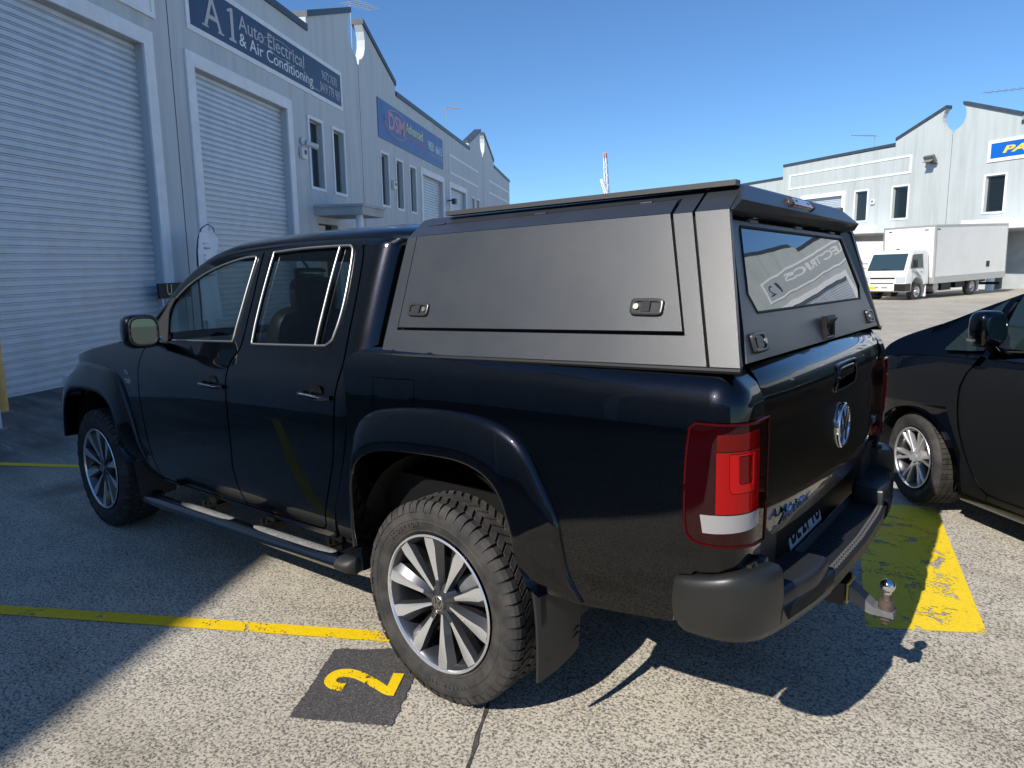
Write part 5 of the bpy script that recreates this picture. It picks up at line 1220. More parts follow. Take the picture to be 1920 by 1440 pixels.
for k in (1, -1):
    S = Side(k); z_ = lambda x: zk(x)
    fr = [(-.325, 1.303), (.2, 1.318), (.990, 1.3375), (.866, z_(.866)), (dKR+.008, z_(dKR)), (dBR[0]+.009, dBR[1]-.011), (dBL[0]-.008, dBL[1]-.010), (dKL-.008, z_(dKL)), (-.328, z_(-.328))]
    mb = flat(fr, canlow, .02, 0, .15)
    e = .005
    q = flat([(-.328, 0), (dKL-.008, 0), (dKL-.022, .64), (dKR-.004, .68), (dKR+.008, 0), (.866, 0), (.852, 1), (-.365, 1)], canup, .02, 0, .15)
    o = len(mb.v); mb.v += q.v; mb.f += [tuple(o+i for i in f) for f in q.f]; mb.n.update({o+i: n for i, n in q.n.items()})
    fr_ = S.obj('side_frame', mb, M_PC, T if False else CN, None)
    mb = flat([(1.000, 1.338), (1.081, 1.341), (.976, z_(.976)), (.876, z_(.876))], canlow, .02, .001, .15)
    q = flat([(.876, 0), (.976, 0), (.962, 1), (.862, 1)], canup, .02, .001, .15)
    o = len(mb.v); mb.v += q.v; mb.f += [tuple(o+i for i in f) for f in q.f]; mb.n.update({o+i: n for i, n in q.n.items()})
    S.obj('rear_pillar', mb, M_PC, CN, None)
    mb = flat([dBL, (dBR[0], dBR[1]), (dKR, z_(dKR)), (dKL, z_(dKL))], canlow, .03, .004, .15)
    q = flat([(dKL, 0), (dKR, 0), (dKR-.012, .56), (dKL-.012, .52)], canup, .03, .004, .15)
    o = len(mb.v); mb.v += q.v; mb.f += [tuple(o+i for i in f) for f in q.f]; mb.n.update({o+i: n for i, n in q.n.items()})
    dr = S.obj('side_door', mb, M_PC, CN, None)
    # recessed paddle latches
    def latch(cx, cz, w_, h_, M, parent, lock=-1, nm='latch'):
        q = Vector(M(cx, cz)); ux = (Vector(M(cx+.01, cz))-q).normalized(); uz = (Vector(M(cx, cz+.01))-q).normalized(); n = ux.cross(uz).normalized()
        Mx = Matrix(((ux.x, uz.x, n.x, q.x), (ux.y, uz.y, n.y, q.y), (ux.z, uz.z, n.z, q.z), (0, 0, 0, 1)))
        def rr(w2, h2, cx_=0, cy_=0, p=.35): return [(cx_+w2/2*copysign(abs(cos(a))**p, cos(a)), cy_+h2/2*copysign(abs(sin(a))**p, sin(a))) for a in [2*pi*i/28 for i in range(28)]]
        mb = MB(); o_, i_ = rr(w_, h_), rr(w_-.022, h_-.020)
        P = [[tuple(Mx @ Vector((*p, z))) for p in L] for L, z in ((o_, .003), (offset_poly(o_, .001), .0095), (offset_poly(o_, .004), .011), (i_, .010), (i_, .005))]
        P = [r_+[r_[0]] for r_ in P]; mb.grid(P); mb.add(P[-1][:-1], [tuple(range(28))])
        L_ = S.obj(nm, mb, mat('satin_black_latch', (.035, .035, .037), .3), parent, 50)
        return L_, Mx
    for cx, cz, lk in ((-.165, 1.470, 1), (.783, 1.4935, -1)):
        L_, Mx = latch(cx, cz, .106, .052, lambda x, z: Vector(canlow(x, z))+Vector((0, -.0045, 0)), CN, lk)
        L_.name = 'door_latch'
        mb = MB(); mb.add([tuple(Mx @ Vector(v)) for v in ((-.018, -.015, .009), (.012, -.015, .012), (.012, .015, .012), (-.018, .015, .009))]+[tuple(Mx @ Vector(v)) for v in ((-.018, -.015, .004), (.012, -.015, .004), (.012, .015, .004), (-.018, .015, .004))], [(0, 1, 2, 3), (0, 4, 5, 1), (1, 5, 6, 2), (2, 6, 7, 3), (3, 7, 4, 0)])
        mb2 = MB(); n = 14; mb2.prism([(.009*cos(2*pi*i/n)+lk*.033, .009*sin(2*pi*i/n)) for i in range(n)], lambda u, v: tuple(Mx @ Vector((u, v, .012))), lambda u, v: tuple(Mx @ Vector((u, v, .004))))
        S.obj('latch_paddle', mb, mat('satin_black_latch'), CN, None); S.obj('key_lock', mb2, M_CHROMES, CN, None)
    mb = MB()
    for a, b in ((-.235, -.195), (.245, .295), (.66, .70)):
        p, q = Vector(canup(a, .60)), Vector(canup(b, .60)); mb.tube([p+Vector((0, -.002, .002)), q+Vector((0, -.002, .002))], .0055, 8)
    mb2 = MB(); mb2.tube([canup(-.285, .585), canup(.79, .615)], .0035, 6); S.obj('hinge_rod', mb2, M_SEAL, CN, 60)
    S.obj('door_hinge', mb, M_PC, CN, 60)
    # bottom seal
    mb = MB(); mb.tube([canlow(-.33, 1.296), canlow(.3, 1.314), canlow(1.085, 1.334)], .009, 8); S.obj('rubber_seal', mb, M_SEAL, CN)
# front face, roof, rear end
def symp(L): return L+[(x, 1.954-y, z) for x, y, z in reversed(L)]
mb = MB(); q = symp([canlow(-.327, 1.31), canlow(-.330, zk(-.328)), canup(-.367, 1)]); mb.add(q, [tuple(range(6))]); obj('front_panel', mb, M_PC, CN, smooth=None)
RF, RR = canup(-.367, 1), (.964, canup(.862, 1)[1]+.010, canup(.964, 1)[2])
A = RR; B = (1.004, .292, 1.791); K = (.985, .280, 1.764)
mb = MB(); q = [RF, A, (A[0], 1.954-A[1], A[2]), (RF[0], 1.954-RF[1], RF[2])]
q2 = [(x+(.02 if x < 0 else -.012), y+(.025 if y < .977 else -.025), z+.008) for x, y, z in q]
mb.add(q+q2, [(0, 1, 5, 4), (1, 2, 6, 5), (2, 3, 7, 6), (3, 0, 4, 7), (4, 5, 6, 7)]); obj('roof_panel', mb, M_PC, CN, smooth=None)
m_ = lambda p: (p[0], 1.954-p[1], p[2])
Kt = (.952, .330, 1.757)
mb = MB(); mb.add([A, B, m_(B), m_(A)], [(0, 1, 2, 3)]); mb.add([B, K, Kt, m_(Kt), m_(K), m_(B)], [(0, 1, 2, 3, 4, 5)])
c0 = canup(.95, 0); c1 = canup(.95, 1)
mb.add([A, B, K, c0, c1], [(0, 1, 2, 3, 4)]); mb.add([m_(p) for p in (A, B, K, c0, c1)], [(4, 3, 2, 1, 0)])
sp = obj('rear_spoiler', mb, M_PC, CN, smooth=None)
GX = lambda z: 1.071-.318*(z-1.335)
def gw(z): return .81+(.625-.81)*(z-1.335)/.42
gm = lambda y, z: (GX(z), y, z)
# rear pillars' back faces and the dark gap
for k in (1, -1):
    S = Side(k); mb = MB()
    a, b = canlow(1.081, 1.341), canlow(.978, 1.762)
    mb.add([a, b, (GX(1.76)+.004, .977-gw(1.76)-.012, 1.76), (GX(1.341)+.004, .977-gw(1.341)-.010, 1.341)], [(0, 1, 2, 3)])
    mb.add([(GX(1.76)+.004, .977-gw(1.76)-.012, 1.76), (GX(1.341)+.004, .977-gw(1.341)-.010, 1.341), (GX(1.341)-.04, .977-gw(1.341)-.010, 1.341), (GX(1.76)-.04, .977-gw(1.76)-.012, 1.76)], [(0, 1, 2, 3)])
    S.obj('pillar_face', mb, M_PC, CN, None)
mb = MB(); mb.add([(GX(z)-.03, .977+s_*gw(z), z) for z, s_ in ((1.335, -1), (1.335, 1), (1.757, 1), (1.757, -1))], [(0, 1, 2, 3)]); obj('gate_backing', mb, M_SEAL, CN, smooth=None)
gl = [(.977-.655, 1.520), (.977-.62, 1.472), (.977+.62, 1.472), (.977+.655, 1.520), (.977+.567, 1.716), (.977+.555, 1.722), (.977-.555, 1.722), (.977-.567, 1.716)]
gl = [(.977-.667, 1.525), (.977-.628, 1.472), (.977+.628, 1.472), (.977+.667, 1.525), (.977+.585, 1.712), (.977+.575, 1.722), (.977-.575, 1.722), (.977-.585, 1.712)]
rg = obj('rear_gate', surf([(.977-gw(1.345), 1.345), (.977+gw(1.345), 1.345), (.977+gw(1.738), 1.738), (.977-gw(1.738), 1.738)], gm, [gl], .2, .02, .012), M_PC, CN, smooth=None)
gi = offset_poly(gl, .003)
obj('rear_window', surf(gi, gm, (), .12, 0, .010), M_CGL, CN, smooth=None)
mb = MB(); mb.tube([Vector(gm(*p))+Vector((.0115, 0, .003)) for p in gl], .0045, 6, closed=True); obj('window_seal', mb, M_SEAL, CN)
S = Side(1)
for cy, lk in ((.285, 1), (1.669, -1)):
    L_, Mx = latch(cy, 1.392, .106, .060, lambda y, z: Vector(gm(y, z))+Vector((.012, 0, .003)), CN, lk, 'gate_latch')
    mb = MB(); mb.add([tuple(Mx @ Vector(v)) for v in ((-.022, -.015, .009), (.012, -.015, .013), (.012, .015, .013), (-.022, .015, .009))]+[tuple(Mx @ Vector(v)) for v in ((-.022, -.015, .004), (.012, -.015, .004), (.012, .015, .004), (-.022, .015, .004))], [(0, 1, 2, 3), (0, 4, 5, 1), (1, 5, 6, 2), (2, 6, 7, 3), (3, 7, 4, 0)]); obj('latch_paddle', mb, mat('satin_black_latch'), CN, smooth=None)
    mb = MB(); mb.prism([(.009*cos(2*pi*i/14)+lk*.034, .009*sin(2*pi*i/14)) for i in range(14)], lambda u, v: tuple(Mx @ Vector((u, v, .014))), lambda u, v: tuple(Mx @ Vector((u, v, .004)))); obj('key_lock', mb, M_CHROMES, CN, smooth=None)
mb = MB(); b = Vector(gm(.977, 1.385))+Vector((.013, 0, .003)); w_, h_ = .075, .046
mb.add([tuple(b+Vector(v)) for v in ((0, -w_, h_), (0, w_, h_), (.028, w_*.8, h_*.8), (.028, -w_*.8, h_*.8), (.0, -w_*.85, -.0), (0, w_*.85, 0))], [(0, 1, 2, 3), (0, 3, 4), (1, 5, 2), (3, 2, 5, 4)])
mb.tube([b+Vector((.006, -w_, h_)), b+Vector((.010, -w_*.9, -.03)), b+Vector((.010, w_*.9, -.03)), b+Vector((.006, w_, h_))], .009, 8); mb.v = [(b.x+(v[0]-b.x), b.y+(v[1]-b.y)*.75, v[2]) for v in mb.v]
obj('pull_handle', mb, M_PLB, CN, smooth=None)
mb = MB()
for y in (.52, .977, 1.43): mb.tube([(.953, y-.035, 1.745), (.953, y+.035, 1.745)], .0065, 8)
obj('gate_hinge', mb, M_GSTEEL, CN)
mb = MB(); c_ = (Vector(A)+Vector(B)+Vector(m_(A))+Vector(m_(B)))/4; nn = (Vector(B)-Vector(A)).cross(Vector((0, 1, 0))).normalized()
if nn.x < 0: nn = -nn
nn = Vector((.80, 0, .60)).normalized()
Ml = frame_m(c_+nn*.004+Vector((0, -.10, 0)), (0, 1, 0), Vector((0, 1, 0)).cross(-nn)); 
mb.rbox((0, 0, 0), (.255, .030, .020), .3, 10); mb.xf(Ml); bl = obj('brake_light', mb, mat('clear_red_tinted_lens', (.34, .20, .19), .15, coat=1), CN, smooth=60)
for u in (-.12, .12): mb = MB(); mb.rbox((u, 0, .001), (.014, .036, .024), .5, 6); mb.xf(Ml); obj('light_bracket', mb, M_BPLAST, CN, smooth=None)
for u in (-.066, .066): mb = MB(); mb.rbox((u, .001, .0075), (.034, .012, .006), .5, 6); mb.xf(Ml); obj('light_clip', mb, M_BPLAST, CN, smooth=None)
for yy in (.385, 1.569):
    mb = MB(); z0, z1 = 1.837, 1.845; mb.add([(-.215, yy-.020, z0-.006), (.955, yy-.020, z1-.004), (.955, yy+.020, z1-.004), (-.215, yy+.020, z0-.006), (-.215, yy-.018, z0+.010), (.955, yy-.018, z1+.012), (.955, yy+.018, z1+.012), (-.215, yy+.018, z0+.010)], [(0, 3, 2, 1), (4, 5, 6, 7), (0, 1, 5, 4), (1, 2, 6, 5), (2, 3, 7, 6), (3, 0, 4, 7)])
    obj('roof_rail', mb, mat('grey_roof_rail', (.045, .045, .045), .5), CN, smooth=None)

# ------------------------------------------------------------------ black car beside
CO = Vector((1.063, 3.403, .05)); CF = Vector((-.743, .669, 0)); CLt = Vector((-.669, -.743, 0))
def CM(a, b, z): return CO+CF*a+CLt*b+Vector((0, 0, z-.05))
CW = 1.74
CB = pchip([.15, .25, .40, .70, .92, 1.02, 1.10, 1.16, 1.50], [-.09, -.05, -.025, -.005, -.012, -.03, -.055, -.085, -.27])
def cpl(a):
    v = 0.
    if a > .25: v -= .62*((a-.25)/.72)**2.4
    if a < -3.0: v -= .30*((-3.0-a)/.65)**2.4
    return v
def csm(a, z): return tuple(CM(a, CB(z)+cpl(a), z))
car = empty('parked_car', CM(-1.3, -.85, .05), 'glossy black hatchback with silver alloy wheels, cut by the right edge', 'car')
class CSide:
    def __init__(s, k): s.k = k
    def M(s, f):
        if s.k > 0: return f
        def g(a, z):
            p = Vector(f(a, z)); d_ = (p-CO).dot(CLt); return tuple(p+CLt*(-2*d_-CW))
        return g
    def mb(s, mb):
        if s.k > 0: return mb
        q = MB(); q.v = [tuple(Vector(v)+CLt*(-2*(Vector(v)-CO).dot(CLt)-CW)) for v in mb.v]; q.f = [tuple(reversed(f)) for f in mb.f]; return q
cap_ = lambda ac, r_, zc, a0=-12, a1=192, n=22: [(ac+r_*cos(R(a)), zc+r_*sin(R(a))) for a in np.linspace(a1, a0, n)]
ZS = pchip([-3.62, -3.3, -2.6, -1.0, -.4, 0, .3, .6, .85, .95], [.98, 1.08, 1.12, 1.09, 1.07, 1.055, 1.02, .93, .78, .68])
ZT = pchip([-3.66, -3.55, -3.2, -2.6, -1.6, -1.0, -.75, -.50, -.255, .0, .12, .305, .561, .80, .93], [1.0, 1.2, 1.46, 1.585, 1.625, 1.585, 1.545, 1.485, 1.385, 1.262, 1.225, 1.170, 1.06, .88, .70])
seam = [(-.384, 1.085), (-.355, 1.03), (-.321, .98), (-.292, .90), (-.288, .843), (-.294, .75), (-.314, .645), (-.350, .54), (-.385, .462), (-.43, .38), (-.471, .325), (-.52, .30)]
for k in (1, -1):
    S = CSide(k); top = [(a, ZS(a)) for a in np.linspace(.93, -.384, 12)]
    w1 = [(.94, .30)]+top+seam+[(-.55, .275), (-.55, .20), (-.33, .22)]+list(reversed(cap_(.08, .372, .34)))[0:0]
    arch1 = list(reversed(cap_(.08, .362, .345, -14, 190)))
    poly = [(.93, .35)]+top+seam+[(-.52, .285), (-.50, .235), (-.31, .245)]+[(.08+.362*cos(R(a)), .345+.362*sin(R(a))) for a in np.linspace(196, -16, 26)]+[(.60, .25)]
    obj('front_wing', surf(poly, S.M(csm), (), .06, .02, flip=(k < 0)), M_PAINT2, car, smooth=None)
    dsm = [(a-.006, z) for a, z in seam]
    d1 = dsm+[(-.60, .292), (-1.36, .30), (-1.37, .6), (-1.38, 1.095)]+[(a, ZS(a)) for a in np.linspace(-1.3, -.45, 5)]
    dA = obj('front_door', surf(d1, S.M(csm), (), .06, .02, flip=(k < 0)), M_PAINT2, car, smooth=None)
    q = (-2.70, .345)
    d2_ = [(-1.376, .30), (-2.20, .31), (-2.26, .45), (-2.34, .60), (-2.45, .72), (-2.50, 1.11)]+[(a, ZS(a)) for a in np.linspace(-2.4, -1.45, 6)]+[(-1.388, 1.095), (-1.38, .6)]
    obj('rear_door', surf(d2_, S.M(csm), (), .06, .02, flip=(k < 0)), M_PAINT2, car, smooth=None)
    q4 = [(-2.506, 1.112)]+[(-2.456, .725), (-2.346, .605), (-2.27, .46), (-2.21, .31)]+[(-2.36, .25)]+[(-2.70+.362*cos(R(a)), .345+.362*sin(R(a))) for a in np.linspace(-16, 196, 26)]+[(-3.30, .26), (-3.60, .30), (-3.62, .9)]+[(a, ZS(a)) for a in np.linspace(-3.6, -2.6, 6)]
    obj('rear_wing', surf(q4, S.M(csm), (), .06, .02, flip=(k < 0)), M_PAINT2, car, smooth=None)
    mb = MB(); mb.grid([[CM(a, b, z) for a in np.linspace(-.30, -2.34, 10)] for b, z in ((-.045, .285), (-.035, .24), (-.06, .19), (-.12, .17), (-.3, .18))]); obj('sill', S.mb(mb), M_PAINT2, car, smooth=50)
    # under-shell so gaps read dark
    obj('inner_body', surf([(.62, .5), (.4, .72), (-.2, .76), (-.33, .5), (-.33, .24), (-2.3, .25), (-2.4, .7), (-3.0, .75), (-3.5, .5), (-3.5, 1.0), (-1, 1.05), (-.1, 1.02), (.6, .85)], inset(S.M(csm), .014 if k > 0 else -.014), (), .12, 0, flip=(k < 0)), M_BASE, car, smooth=None)
    for wa in (.08, -2.70):
        mb = MB(); n = 20; P = [[CM(wa+.365*cos(R(a)), b, .345+.365*sin(R(a))) for b in (-.04, -.33)] for a in np.linspace(-20, 200, n)]; mb.grid(P); mb.add([p[1] for p in P], [tuple(range(n))]); obj('wheel_house', S.mb(mb), M_PLB2, car)
    # windows
    def gsm(a, z):   # greenhouse side surface
        return SEC(a, z)
# upper body loft
def section(a, n=13):
    zs = ZS(a); zt = ZT(a); h = sst(.15, -.75, a)*sst(-3.7, -3.2, a); b0 = CB(zs)+cpl(a)
    zt += .035*sst(.5, -.1, a); b1 = b0-.03-.17*h; z1 = zs+(zt-zs)*(.60+.27*h); b2 = b1-.09-.10*h; z2 = zs+(zt-zs)*(.90+.06*h)
    P = curve([(b0, zs), (b1, z1), (b2, z2), (-CW*.36, zs+(zt-zs)*.985), (-CW/2, zt)], n, False, 90)
    return P
st_ = list(np.linspace(.93, -.9, 92))+list(np.linspace(-.98, -3.66, 30)); rows = []
for a in st_:
    P = section(a); full = P+[(-CW-b, z) for b, z in reversed(P[:-1])]; rows.append([CM(a, b, z) for b, z in full])
mb = MB(); mb.grid(rows); up_ = obj('upper_body', mb, M_PAINT2, car, smooth=180)
mb = MB(); mb.grid([rows[0], [tuple(Vector(p)+CF*.03+Vector((0, 0, -.12)))for p in rows[0]], [(p[0], p[1], .25) for p in [tuple(Vector(p)+CF*.03) for p in rows[0]]]]); mb.grid([rows[-1], [tuple(Vector(p)-CF*.06+Vector((0, 0, -.35)))for p in rows[-1]], [(p[0], p[1], .3) for p in rows[-1]]]); obj('bumpers', mb, M_PAINT2, car, smooth=60)
def gpt(a, t, out=.004):   # point on the cabin side: t 0 (belt) .. 1 (roof rail)
    P = section(a); u = t*12/12*(len(P)-1)*.47; i = int(u); f = u-i; b = P[i][0]*(1-f)+P[i+1][0]*f; z = P[i][1]*(1-f)+P[i+1][1]*f
    return CM(a, b+out*.9, z+out*.3)
for k in (1, -1):
    S = CSide(k)
    def pane(name, ab, m_=None, lo=.10, hi=.86, out=.007):
        mb = MB(); P = []; A_ = [q_[0] for q_ in ab]; aa = np.linspace(A_[0], A_[-1], 24); ab = [(a, float(np.interp(-a, [-v for v in A_], [q_[1] for q_ in ab])), float(np.interp(-a, [-v for v in A_], [q_[2] for q_ in ab]))) for a in aa]
        for a, l, h_ in ab: P.append([gpt(a, l+(h_-l)*j/5, out) for j in range(6)])
        mb.grid(P); return obj(name, S.mb(mb), m_ or mat('car_window_glass', (.012, .022, .022), .03, spec=.8), up_, smooth=180)
    pane('quarter_window', [(-.10, .10, .14), (-.18, .09, .32), (-.26, .08, .50), (-.34, .08, .62), (-.375, .08, .66)])
    pane('window_pane', [(-.455, .10, .70), (-.52, .09, .76), (-.65, .08, .82), (-.85, .08, .86), (-1.1, .08, .88), (-1.36, .08, .88)])
    pane('window_pane', [(-1.42, .08, .88), (-1.8, .08, .88), (-2.2, .09, .87), (-2.5, .12, .84)])
    pane('quarter_window', [(-2.56, .14, .84), (-2.8, .18, .80), (-3.0, .26, .72), (-3.1, .4, .62)])
    mb = MB(); mb.tube([gpt(a, t, .008) for a, t in ((-.455, .09), (-.46, .70), (-.55, .79), (-.65, .83), (-.85, .87), (-1.2, .89))], .006, 6); mb.tube([gpt(a, .07, .008) for a in np.linspace(-.455, -2.5, 12)], .006, 6); obj('window_trim', S.mb(mb), mat('dark_trim_strip', (.08, .08, .085), .25, metal=.6), up_)
    mb = MB(); Mr = Matrix(((CF.x, CLt.x, 0), (CF.y, CLt.y, 0), (0, 0, 1)))
    c = CM(-.52, .072, 1.262); mb.rbox(c, (.125, .175, .205), .55, 12, Mr); mb.tube([CM(-.48, -.10, 1.11), CM(-.49, -.02, 1.13), CM(-.51, .04, 1.18)], [.035, .03, .03], 8); mm = obj('door_mirror', S.mb(mb), M_PAINT2, car, smooth=60)
    mb = MB(); mb.tube([CM(-.462, -.01, 1.195), CM(-.458, .08, 1.195), CM(-.48, .152, 1.20), CM(-.53, .16, 1.20)], .009, 8); obj('mirror_indicator', S.mb(mb), M_CHROMES, mm)
    mb = MB(); mb.rbox(CM(-.580, .072, 1.265), (.02, .135, .14), .4, 8, Mr); obj('mirror_glass', S.mb(mb), M_MIRR, mm)
    # headlamp
    P = [(.62, .90), (.50, .965), (.36, 1.005), (.235, 1.020), (.30, .955), (.42, .90), (.56, .86)]
    obj('headlight', surf(P, S.M(lambda a, z: csm(a, z)), (), .04, .004, .004, flip=(k < 0)), mat('headlight_clear_lens', (.28, .40, .42), .05, coat=1, spec=.8), car, smooth=None)
    for da in (dA,):
        mb = MB(); mb.tube([CM(-1.12, -.01, .93), CM(-1.14, .03, .932), CM(-1.28, .03, .935), CM(-1.30, -.01, .935)], .012, 8); obj('door_handle', S.mb(mb), M_PAINT2, dA)
bM = frame_m(CM(-.175, csm and (CB(.95)+.003), .950), -CF, (0, 0, 1))
obj('wing_badge', text_mb('HYBRID', 1, bM, .0015, width=.085, height=.022, bold=.03), M_CHROMES, car, smooth=None)
mb = MB(); mb.rbox(CM(-.160, CB(.95)+.002, .957), (.035, .004, .020), .6, 8, Mr); obj('badge_emblem', mb, mat('red_badge', (.45, .01, .015), .3), car)
mb = MB(); mb.tube([gpt(-.20, .03, .012), gpt(-.28, .03, .012)], .010, 8)
wsr = MB(); P = []
for a in [v for v in st_ if -.85 < v < .07]:
    s_ = section(a); m2 = [(b, z) for b, z in s_[int(len(s_)*.42):]]; P.append([CM(a, b, z+.005) for b, z in m2+[(-CW-b, z) for b, z in reversed(m2[:-1])]])
wsr.grid(P); obj('windscreen', wsr, MATS['car_window_glass'], up_, smooth=180)
mb = MB(); P = [CM(a, b, z) for a, b in ((.7, -.2), (.7, -1.5), (-3.4, -1.5), (-3.4, -.2)) for z in (.22, .26)]; mb.add(P, [(0, 2, 4, 6), (1, 7, 5, 3), (0, 1, 3, 2), (2, 3, 5, 4), (4, 5, 7, 6), (6, 7, 1, 0)]); obj('floor_pan', mb, M_BASE, car, smooth=None)
Rf = Matrix(((-CF.x, -CLt.x, 0, 0), (-CF.y, -CLt.y, 0, 0), (0, 0, 1, 0), (0, 0, 0, 1)))   # local x = backwards, local y = inwards
for wa, stt in ((.095, -9), (-2.70, 0)):
    for k in (1, -1):
        p = CM(wa, -.030 if k > 0 else -CW+.030, .355)
        Mw = Matrix.Translation(p) @ Rf @ (Matrix.Identity(4) if k > 0 else Matrix.Rotation(pi, 4, 'Z')) @ Matrix.Rotation(R(stt), 4, 'Z') @ Matrix.Rotation(R(9), 4, 'Y')
        wheel(car, Mw, .307, .205, .205, 'silver')

# ------------------------------------------------------------------ white box truck and van, far
TF = Vector((-.38, -.925, -.036)).normalized(); TL = Vector((.925, -.38, 0)).normalized(); TU = TF.cross(TL).normalized(); TO = Vector((-2.58, 31.45, .45))
TM = Matrix(((TF.x, TL.x, TU.x, TO.x), (TF.y, TL.y, TU.y, TO.y), (TF.z, TL.z, TU.z, TO.z), (0, 0, 0, 1)))
tr = empty('box_truck', TO-TL*1.1, 'white light truck with a tall plain box body parked before the pale units', 'truck')
def tb(name, boxes, m_, parent=None, smooth=None):
    mb = MB()
    for a, b in boxes: mb.bbox(a, b)
    mb.xf(TM); return obj(name, mb, m_, parent or tr, smooth=smooth)
bx = tb('box_body', [((-5.45, -2.2, .88), (0, 0, 2.96))], M_BOXW)
tb('box_rail', [((-5.47, -2.22, 2.94), (.02, .02, 3.0)), ((-5.47, -.0, .62), (.02, .03, .90)), ((-.04, -.05, .9), (.02, .025, 2.94)), ((-5.47, -.05, .9), (-5.41, .025, 2.94)), ((-.0, -2.22, .9), (.03, -2.16, 2.94)), ((-.02, -2.2, .62), (.02, 0, .88)), ((-1.62, -.0, .62), (-1.58, .028, .9))], M_ALU, bx)
tb('box_marker', [((-.30, .0, 2.80), (-.10, .01, 2.84)), ((.0, -2.0, 2.80), (.02, -1.85, 2.83)), ((.0, -.45, 2.80), (.02, -.30, 2.83)), ((-4.15, 0, 1.15), (-3.9, .012, 1.40))], M_BPLAST, bx)
cab = [(.16, .62), (.16, 1.05), (.12, 1.9), (.22, 2.02), (1.02, 2.05), (1.22, 1.98), (1.36, 1.75), (1.60, 1.22), (1.70, 1.05), (1.74, .80), (1.74, .42), (1.62, .36), (1.30, .38), (1.30, .62), (1.20, .80), (1.05, .90), (.85, .92), (.65, .86), (.53, .72), (.50, .60)]
mb = MB(); mb.prism(curve(cab, 2, True, 35), lambda x, z: (x, -.10-(.10 if z > 1.1 else 0)*(z-1.1), z), lambda x, z: (x, -2.0+(.10 if z > 1.1 else 0)*(z-1.1), z)); mb.xf(TM); cb = obj('cab', mb, M_VWHITE, tr, smooth=50, bevel=.05)
mb = MB(); ws_ = [(1.375, 1.76), (1.595, 1.25)]
mb.add([(1.60+.012, -.26, 1.26), (1.60+.012, -1.84, 1.26), (1.30, -1.80, 1.90), (1.30, -.30, 1.90)], [(0, 1, 2, 3)]); mb.add([(1.615, -.26, 1.24), (1.615, -1.84, 1.24), (1.612, -1.84, 1.26), (1.612, -.26, 1.26)], [(0, 1, 2, 3)]); mb.xf(TM); obj('windscreen', mb, mat('truck_glass', (.030, .055, .065), .04, spec=1.0), cb, smooth=None)
def sidep(L, z_out=.006): return [(x, -.10-(.10 if z > 1.1 else 0)*(z-1.1)+z_out, z) for x, z in L]
mb = MB(); mb.add(sidep([(.55, 1.30), (1.30, 1.30), (1.42, 1.36), (1.22, 1.82), (1.10, 1.86), (.55, 1.86)]), [(0, 1, 2, 3, 4, 5)]); mb.xf(TM); obj('side_window', mb, MATS['truck_glass'], cb, smooth=None)
mb = MB(); 
for L in ([(.50, 1.05), (.512, 1.05), (.512, 1.9), (.50, 1.9)], [(1.28, .70), (1.292, .70), (1.292, 1.25), (1.28, 1.25)], [(.62, 1.12), (.74, 1.12), (.74, 1.155), (.62, 1.155)]): mb.add(sidep(L, .008), [(0, 1, 2, 3)])
mb.xf(TM); obj('door_line', mb, M_GSTEEL, cb, smooth=None)
mb = MB(); mb.add(sidep([(1.12, 1.28), (1.36, 1.28), (.86, .95), (.66, .95)], .0085), [(0, 1, 2, 3)]); mb.xf(TM); obj('grey_stripe', mb, mat('pale_grey_decal', (.45, .48, .48), .5), cb, smooth=None)
tb('grille', [((1.70, -1.62, .90), (1.748, -.55, .96)), ((1.735, -1.60, .70), (1.755, -.60, .735)), ((1.735, -1.5, .53), (1.755, -1.25, .56)), ((1.735, -1.1, .53), (1.755, -.85, .56))], M_BPLAST, cb)
for q_ in ((-.50, -.12), (-1.98, -1.66)): tb('headlight', [((1.66, q_[0], .74), (1.752, q_[1], .98))], mat('truck_headlight', (.50, .53, .55), .12, coat=1), cb)
tb('bumper_corner', [((1.40, -.55, .40), (1.765, -.085, .70))], M_PLB, cb)
tb('number_plate', [((1.745, -1.72, .49), (1.765, -1.36, .60))], mat('yellow_plate', (.80, .55, .03), .4), cb)
mb = MB(); mb.tube([(1.42, -.10, 1.30), (1.55, .12, 1.42), (1.52, .14, 1.62)], .015, 6); mb.rbox((1.53, .14, 1.50), (.09, .17, .32), .4, 8); mb.tube([(1.42, -2.0, 1.30), (1.55, -2.22, 1.42), (1.52, -2.24, 1.62)], .015, 6); mb.rbox((1.53, -2.24, 1.50), (.09, .17, .32), .4, 8); mb.xf(TM); obj('mirrors', mb, M_BPLAST, cb)
mb = MB(); mb.tube([(1.615, -.9, 1.27), (1.60, -1.2, 1.31)], .01, 5); mb.rbox((.9, -1.0, 2.08), (.1, .12, .05), .5, 6); mb.xf(TM); obj('wiper_and_roof_lamp', mb, M_BPLAST, cb)
tb('chassis', [((-5.3, -1.5, .45), (.3, -.7, .62)), ((-1.5, -.6, .30), (-.8, -.12, .60)), ((-2.6, -.5, .35), (-1.9, -.15, .60)), ((-5.4, -2.0, .30), (-5.3, -.1, .42))], M_BASE)
mb = MB(); mb.lathe([(0, 0), (.20, 0), (.20, .6), (0, .6)], (-.45, -.75, .46), 16); mb.xf(TM); obj('fuel_tank', mb, M_GALV, tr)
for xx in (.30, -3.62):
    tb('mud_flap', [((xx-.02, -.55, .12), (xx+.01, -.12, .58))], M_VWHITE)
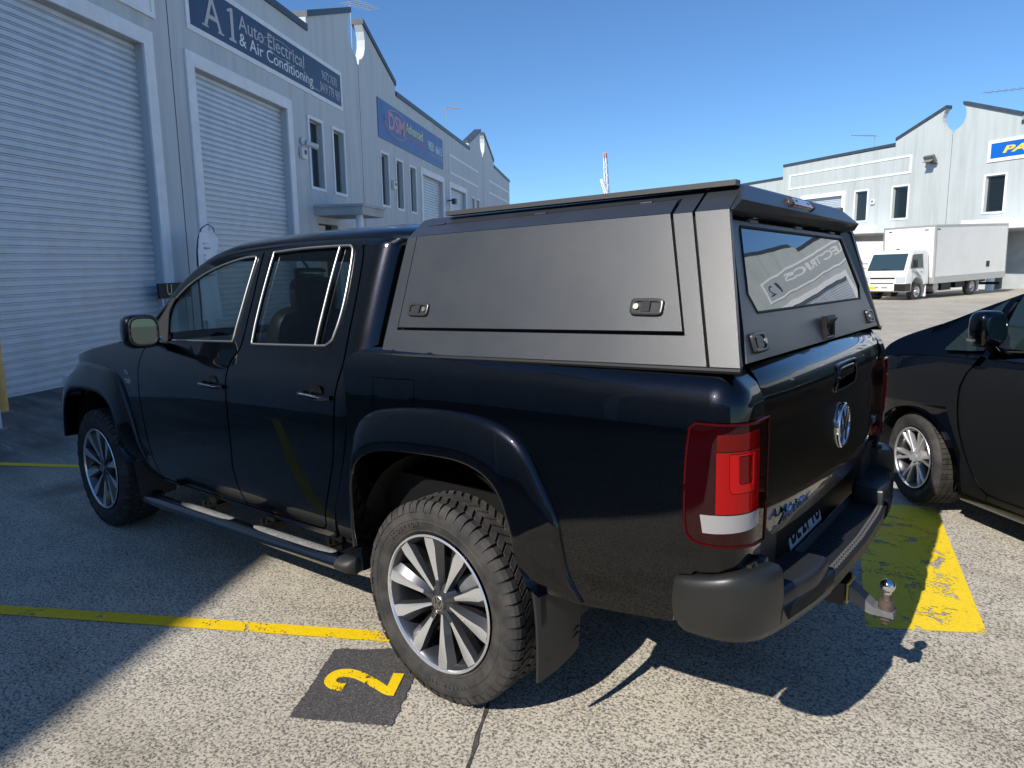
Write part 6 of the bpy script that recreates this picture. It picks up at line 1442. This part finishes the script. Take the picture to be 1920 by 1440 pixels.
for xx, rr2 in ((.90, .375), (-3.05, .375)):
    for yy in ((-.13, -1.97) if xx > 0 else (-.08, -2.02)):
        mb = MB(); s2 = -1 if yy > -1 else 1
        mb.lathe([(.20, .02), (.24, 0), (.33, 0), (.37, .03), (.375, .06), (.375, .19), (.36, .21), (.2, .21)], (0, 0, 0), 32)
        if s2 < 0: mb.v = [(a, -b, c) for a, b, c in mb.v]
        mb.xf(TM @ Matrix.Translation((xx, yy, .375-.02))); wo = obj('wheel', mb, M_TYRE, tr)
        mb = MB(); mb.lathe([(0, -.01), (.07, -.01), (.08, .05), (.12, .09), (.17, .07), (.20, .02), (.215, .01)] if xx > 0 else [(0, .05), (.08, .05), (.09, .10), (.14, .12), (.18, .08), (.20, .02), (.215, .01)], (0, 0, 0), 32)
        if s2 < 0: mb.v = [(a, -b, c) for a, b, c in mb.v]
        mb.xf(TM @ Matrix.Translation((xx, yy, .375-.02))); obj('rim', mb, M_ALLOYS, wo)
# van
VM = Matrix(((-.79, .61, 0, -6.3), (-.61, -.79, 0, 32.4), (0, 0, 1.10, .42), (0, 0, 0, 1)))
vn = empty('delivery_van', VM @ Vector((0, -1, 0)), 'white van mostly hidden between the canopy and the white box truck', 'van')
vp = [(-3.6, .35), (-3.65, 1.0), (-3.55, 2.15), (-3.35, 2.28), (.1, 2.30), (.45, 2.20), (.95, 1.50), (1.25, 1.32), (1.75, 1.12), (1.85, .9), (1.85, .40), (1.5, .32), (1.45, .5), (1.25, .68), (.95, .68), (.75, .5), (.7, .32), (-1.9, .32), (-1.95, .5), (-2.15, .68), (-2.45, .68), (-2.65, .5), (-2.7, .34)]
mb = MB(); mb.prism(curve(vp, 3, True, 40), lambda x, z: (x, -.0-(.10*(z-1.1) if z > 1.1 else 0), z), lambda x, z: (x, -1.9+(.10*(z-1.1) if z > 1.1 else 0), z)); mb.xf(VM); vb = obj('body', mb, M_VWHITE, vn, smooth=50, bevel=.06)
mb = MB(); mb.add([(.52, -.20, 2.12), (.52, -1.70, 2.12), (.97, -1.80, 1.53), (.97, -.10, 1.53)], [(0, 1, 2, 3)]); mb.v = [(x+.02, y, z+.01) for x, y, z in mb.v]; mb.xf(VM); obj('windscreen', mb, MATS['truck_glass'], vb, smooth=None)
mb = MB(); mb.add([(x, -.10*(z-1.1)+.006, z) for x, z in ((-.35, 1.35), (.75, 1.35), (.42, 1.95), (-.35, 1.98))], [(0, 1, 2, 3)]); mb.xf(VM); obj('side_window', mb, MATS['truck_glass'], vb, smooth=None)
mb = MB()
for z in (1.42, .95): mb.add([(-3.4, .004-(.1*(z-1.1) if z > 1.1 else 0), z), (-.5, .004-(.1*(z-1.1) if z > 1.1 else 0), z), (-.5, .006-(.1*(z-1.08) if z > 1.1 else 0), z-.03), (-3.4, .006-(.1*(z-1.08) if z > 1.1 else 0), z-.03)], [(0, 1, 2, 3)])
mb.xf(VM); obj('side_moulding', mb, mat('grey_moulding', (.4, .41, .42), .5), vb, smooth=None)
for xx in (1.1, -2.3):
    for yy in (-.25, -1.88):
        mb = MB(); mb.lathe([(0, 0), (.2, 0), (.33, 0), (.34, .04), (.34, .2), (0, .2)], (xx, yy, .33), 28); mb.xf(VM); obj('wheel', mb, M_TYRE, vn)
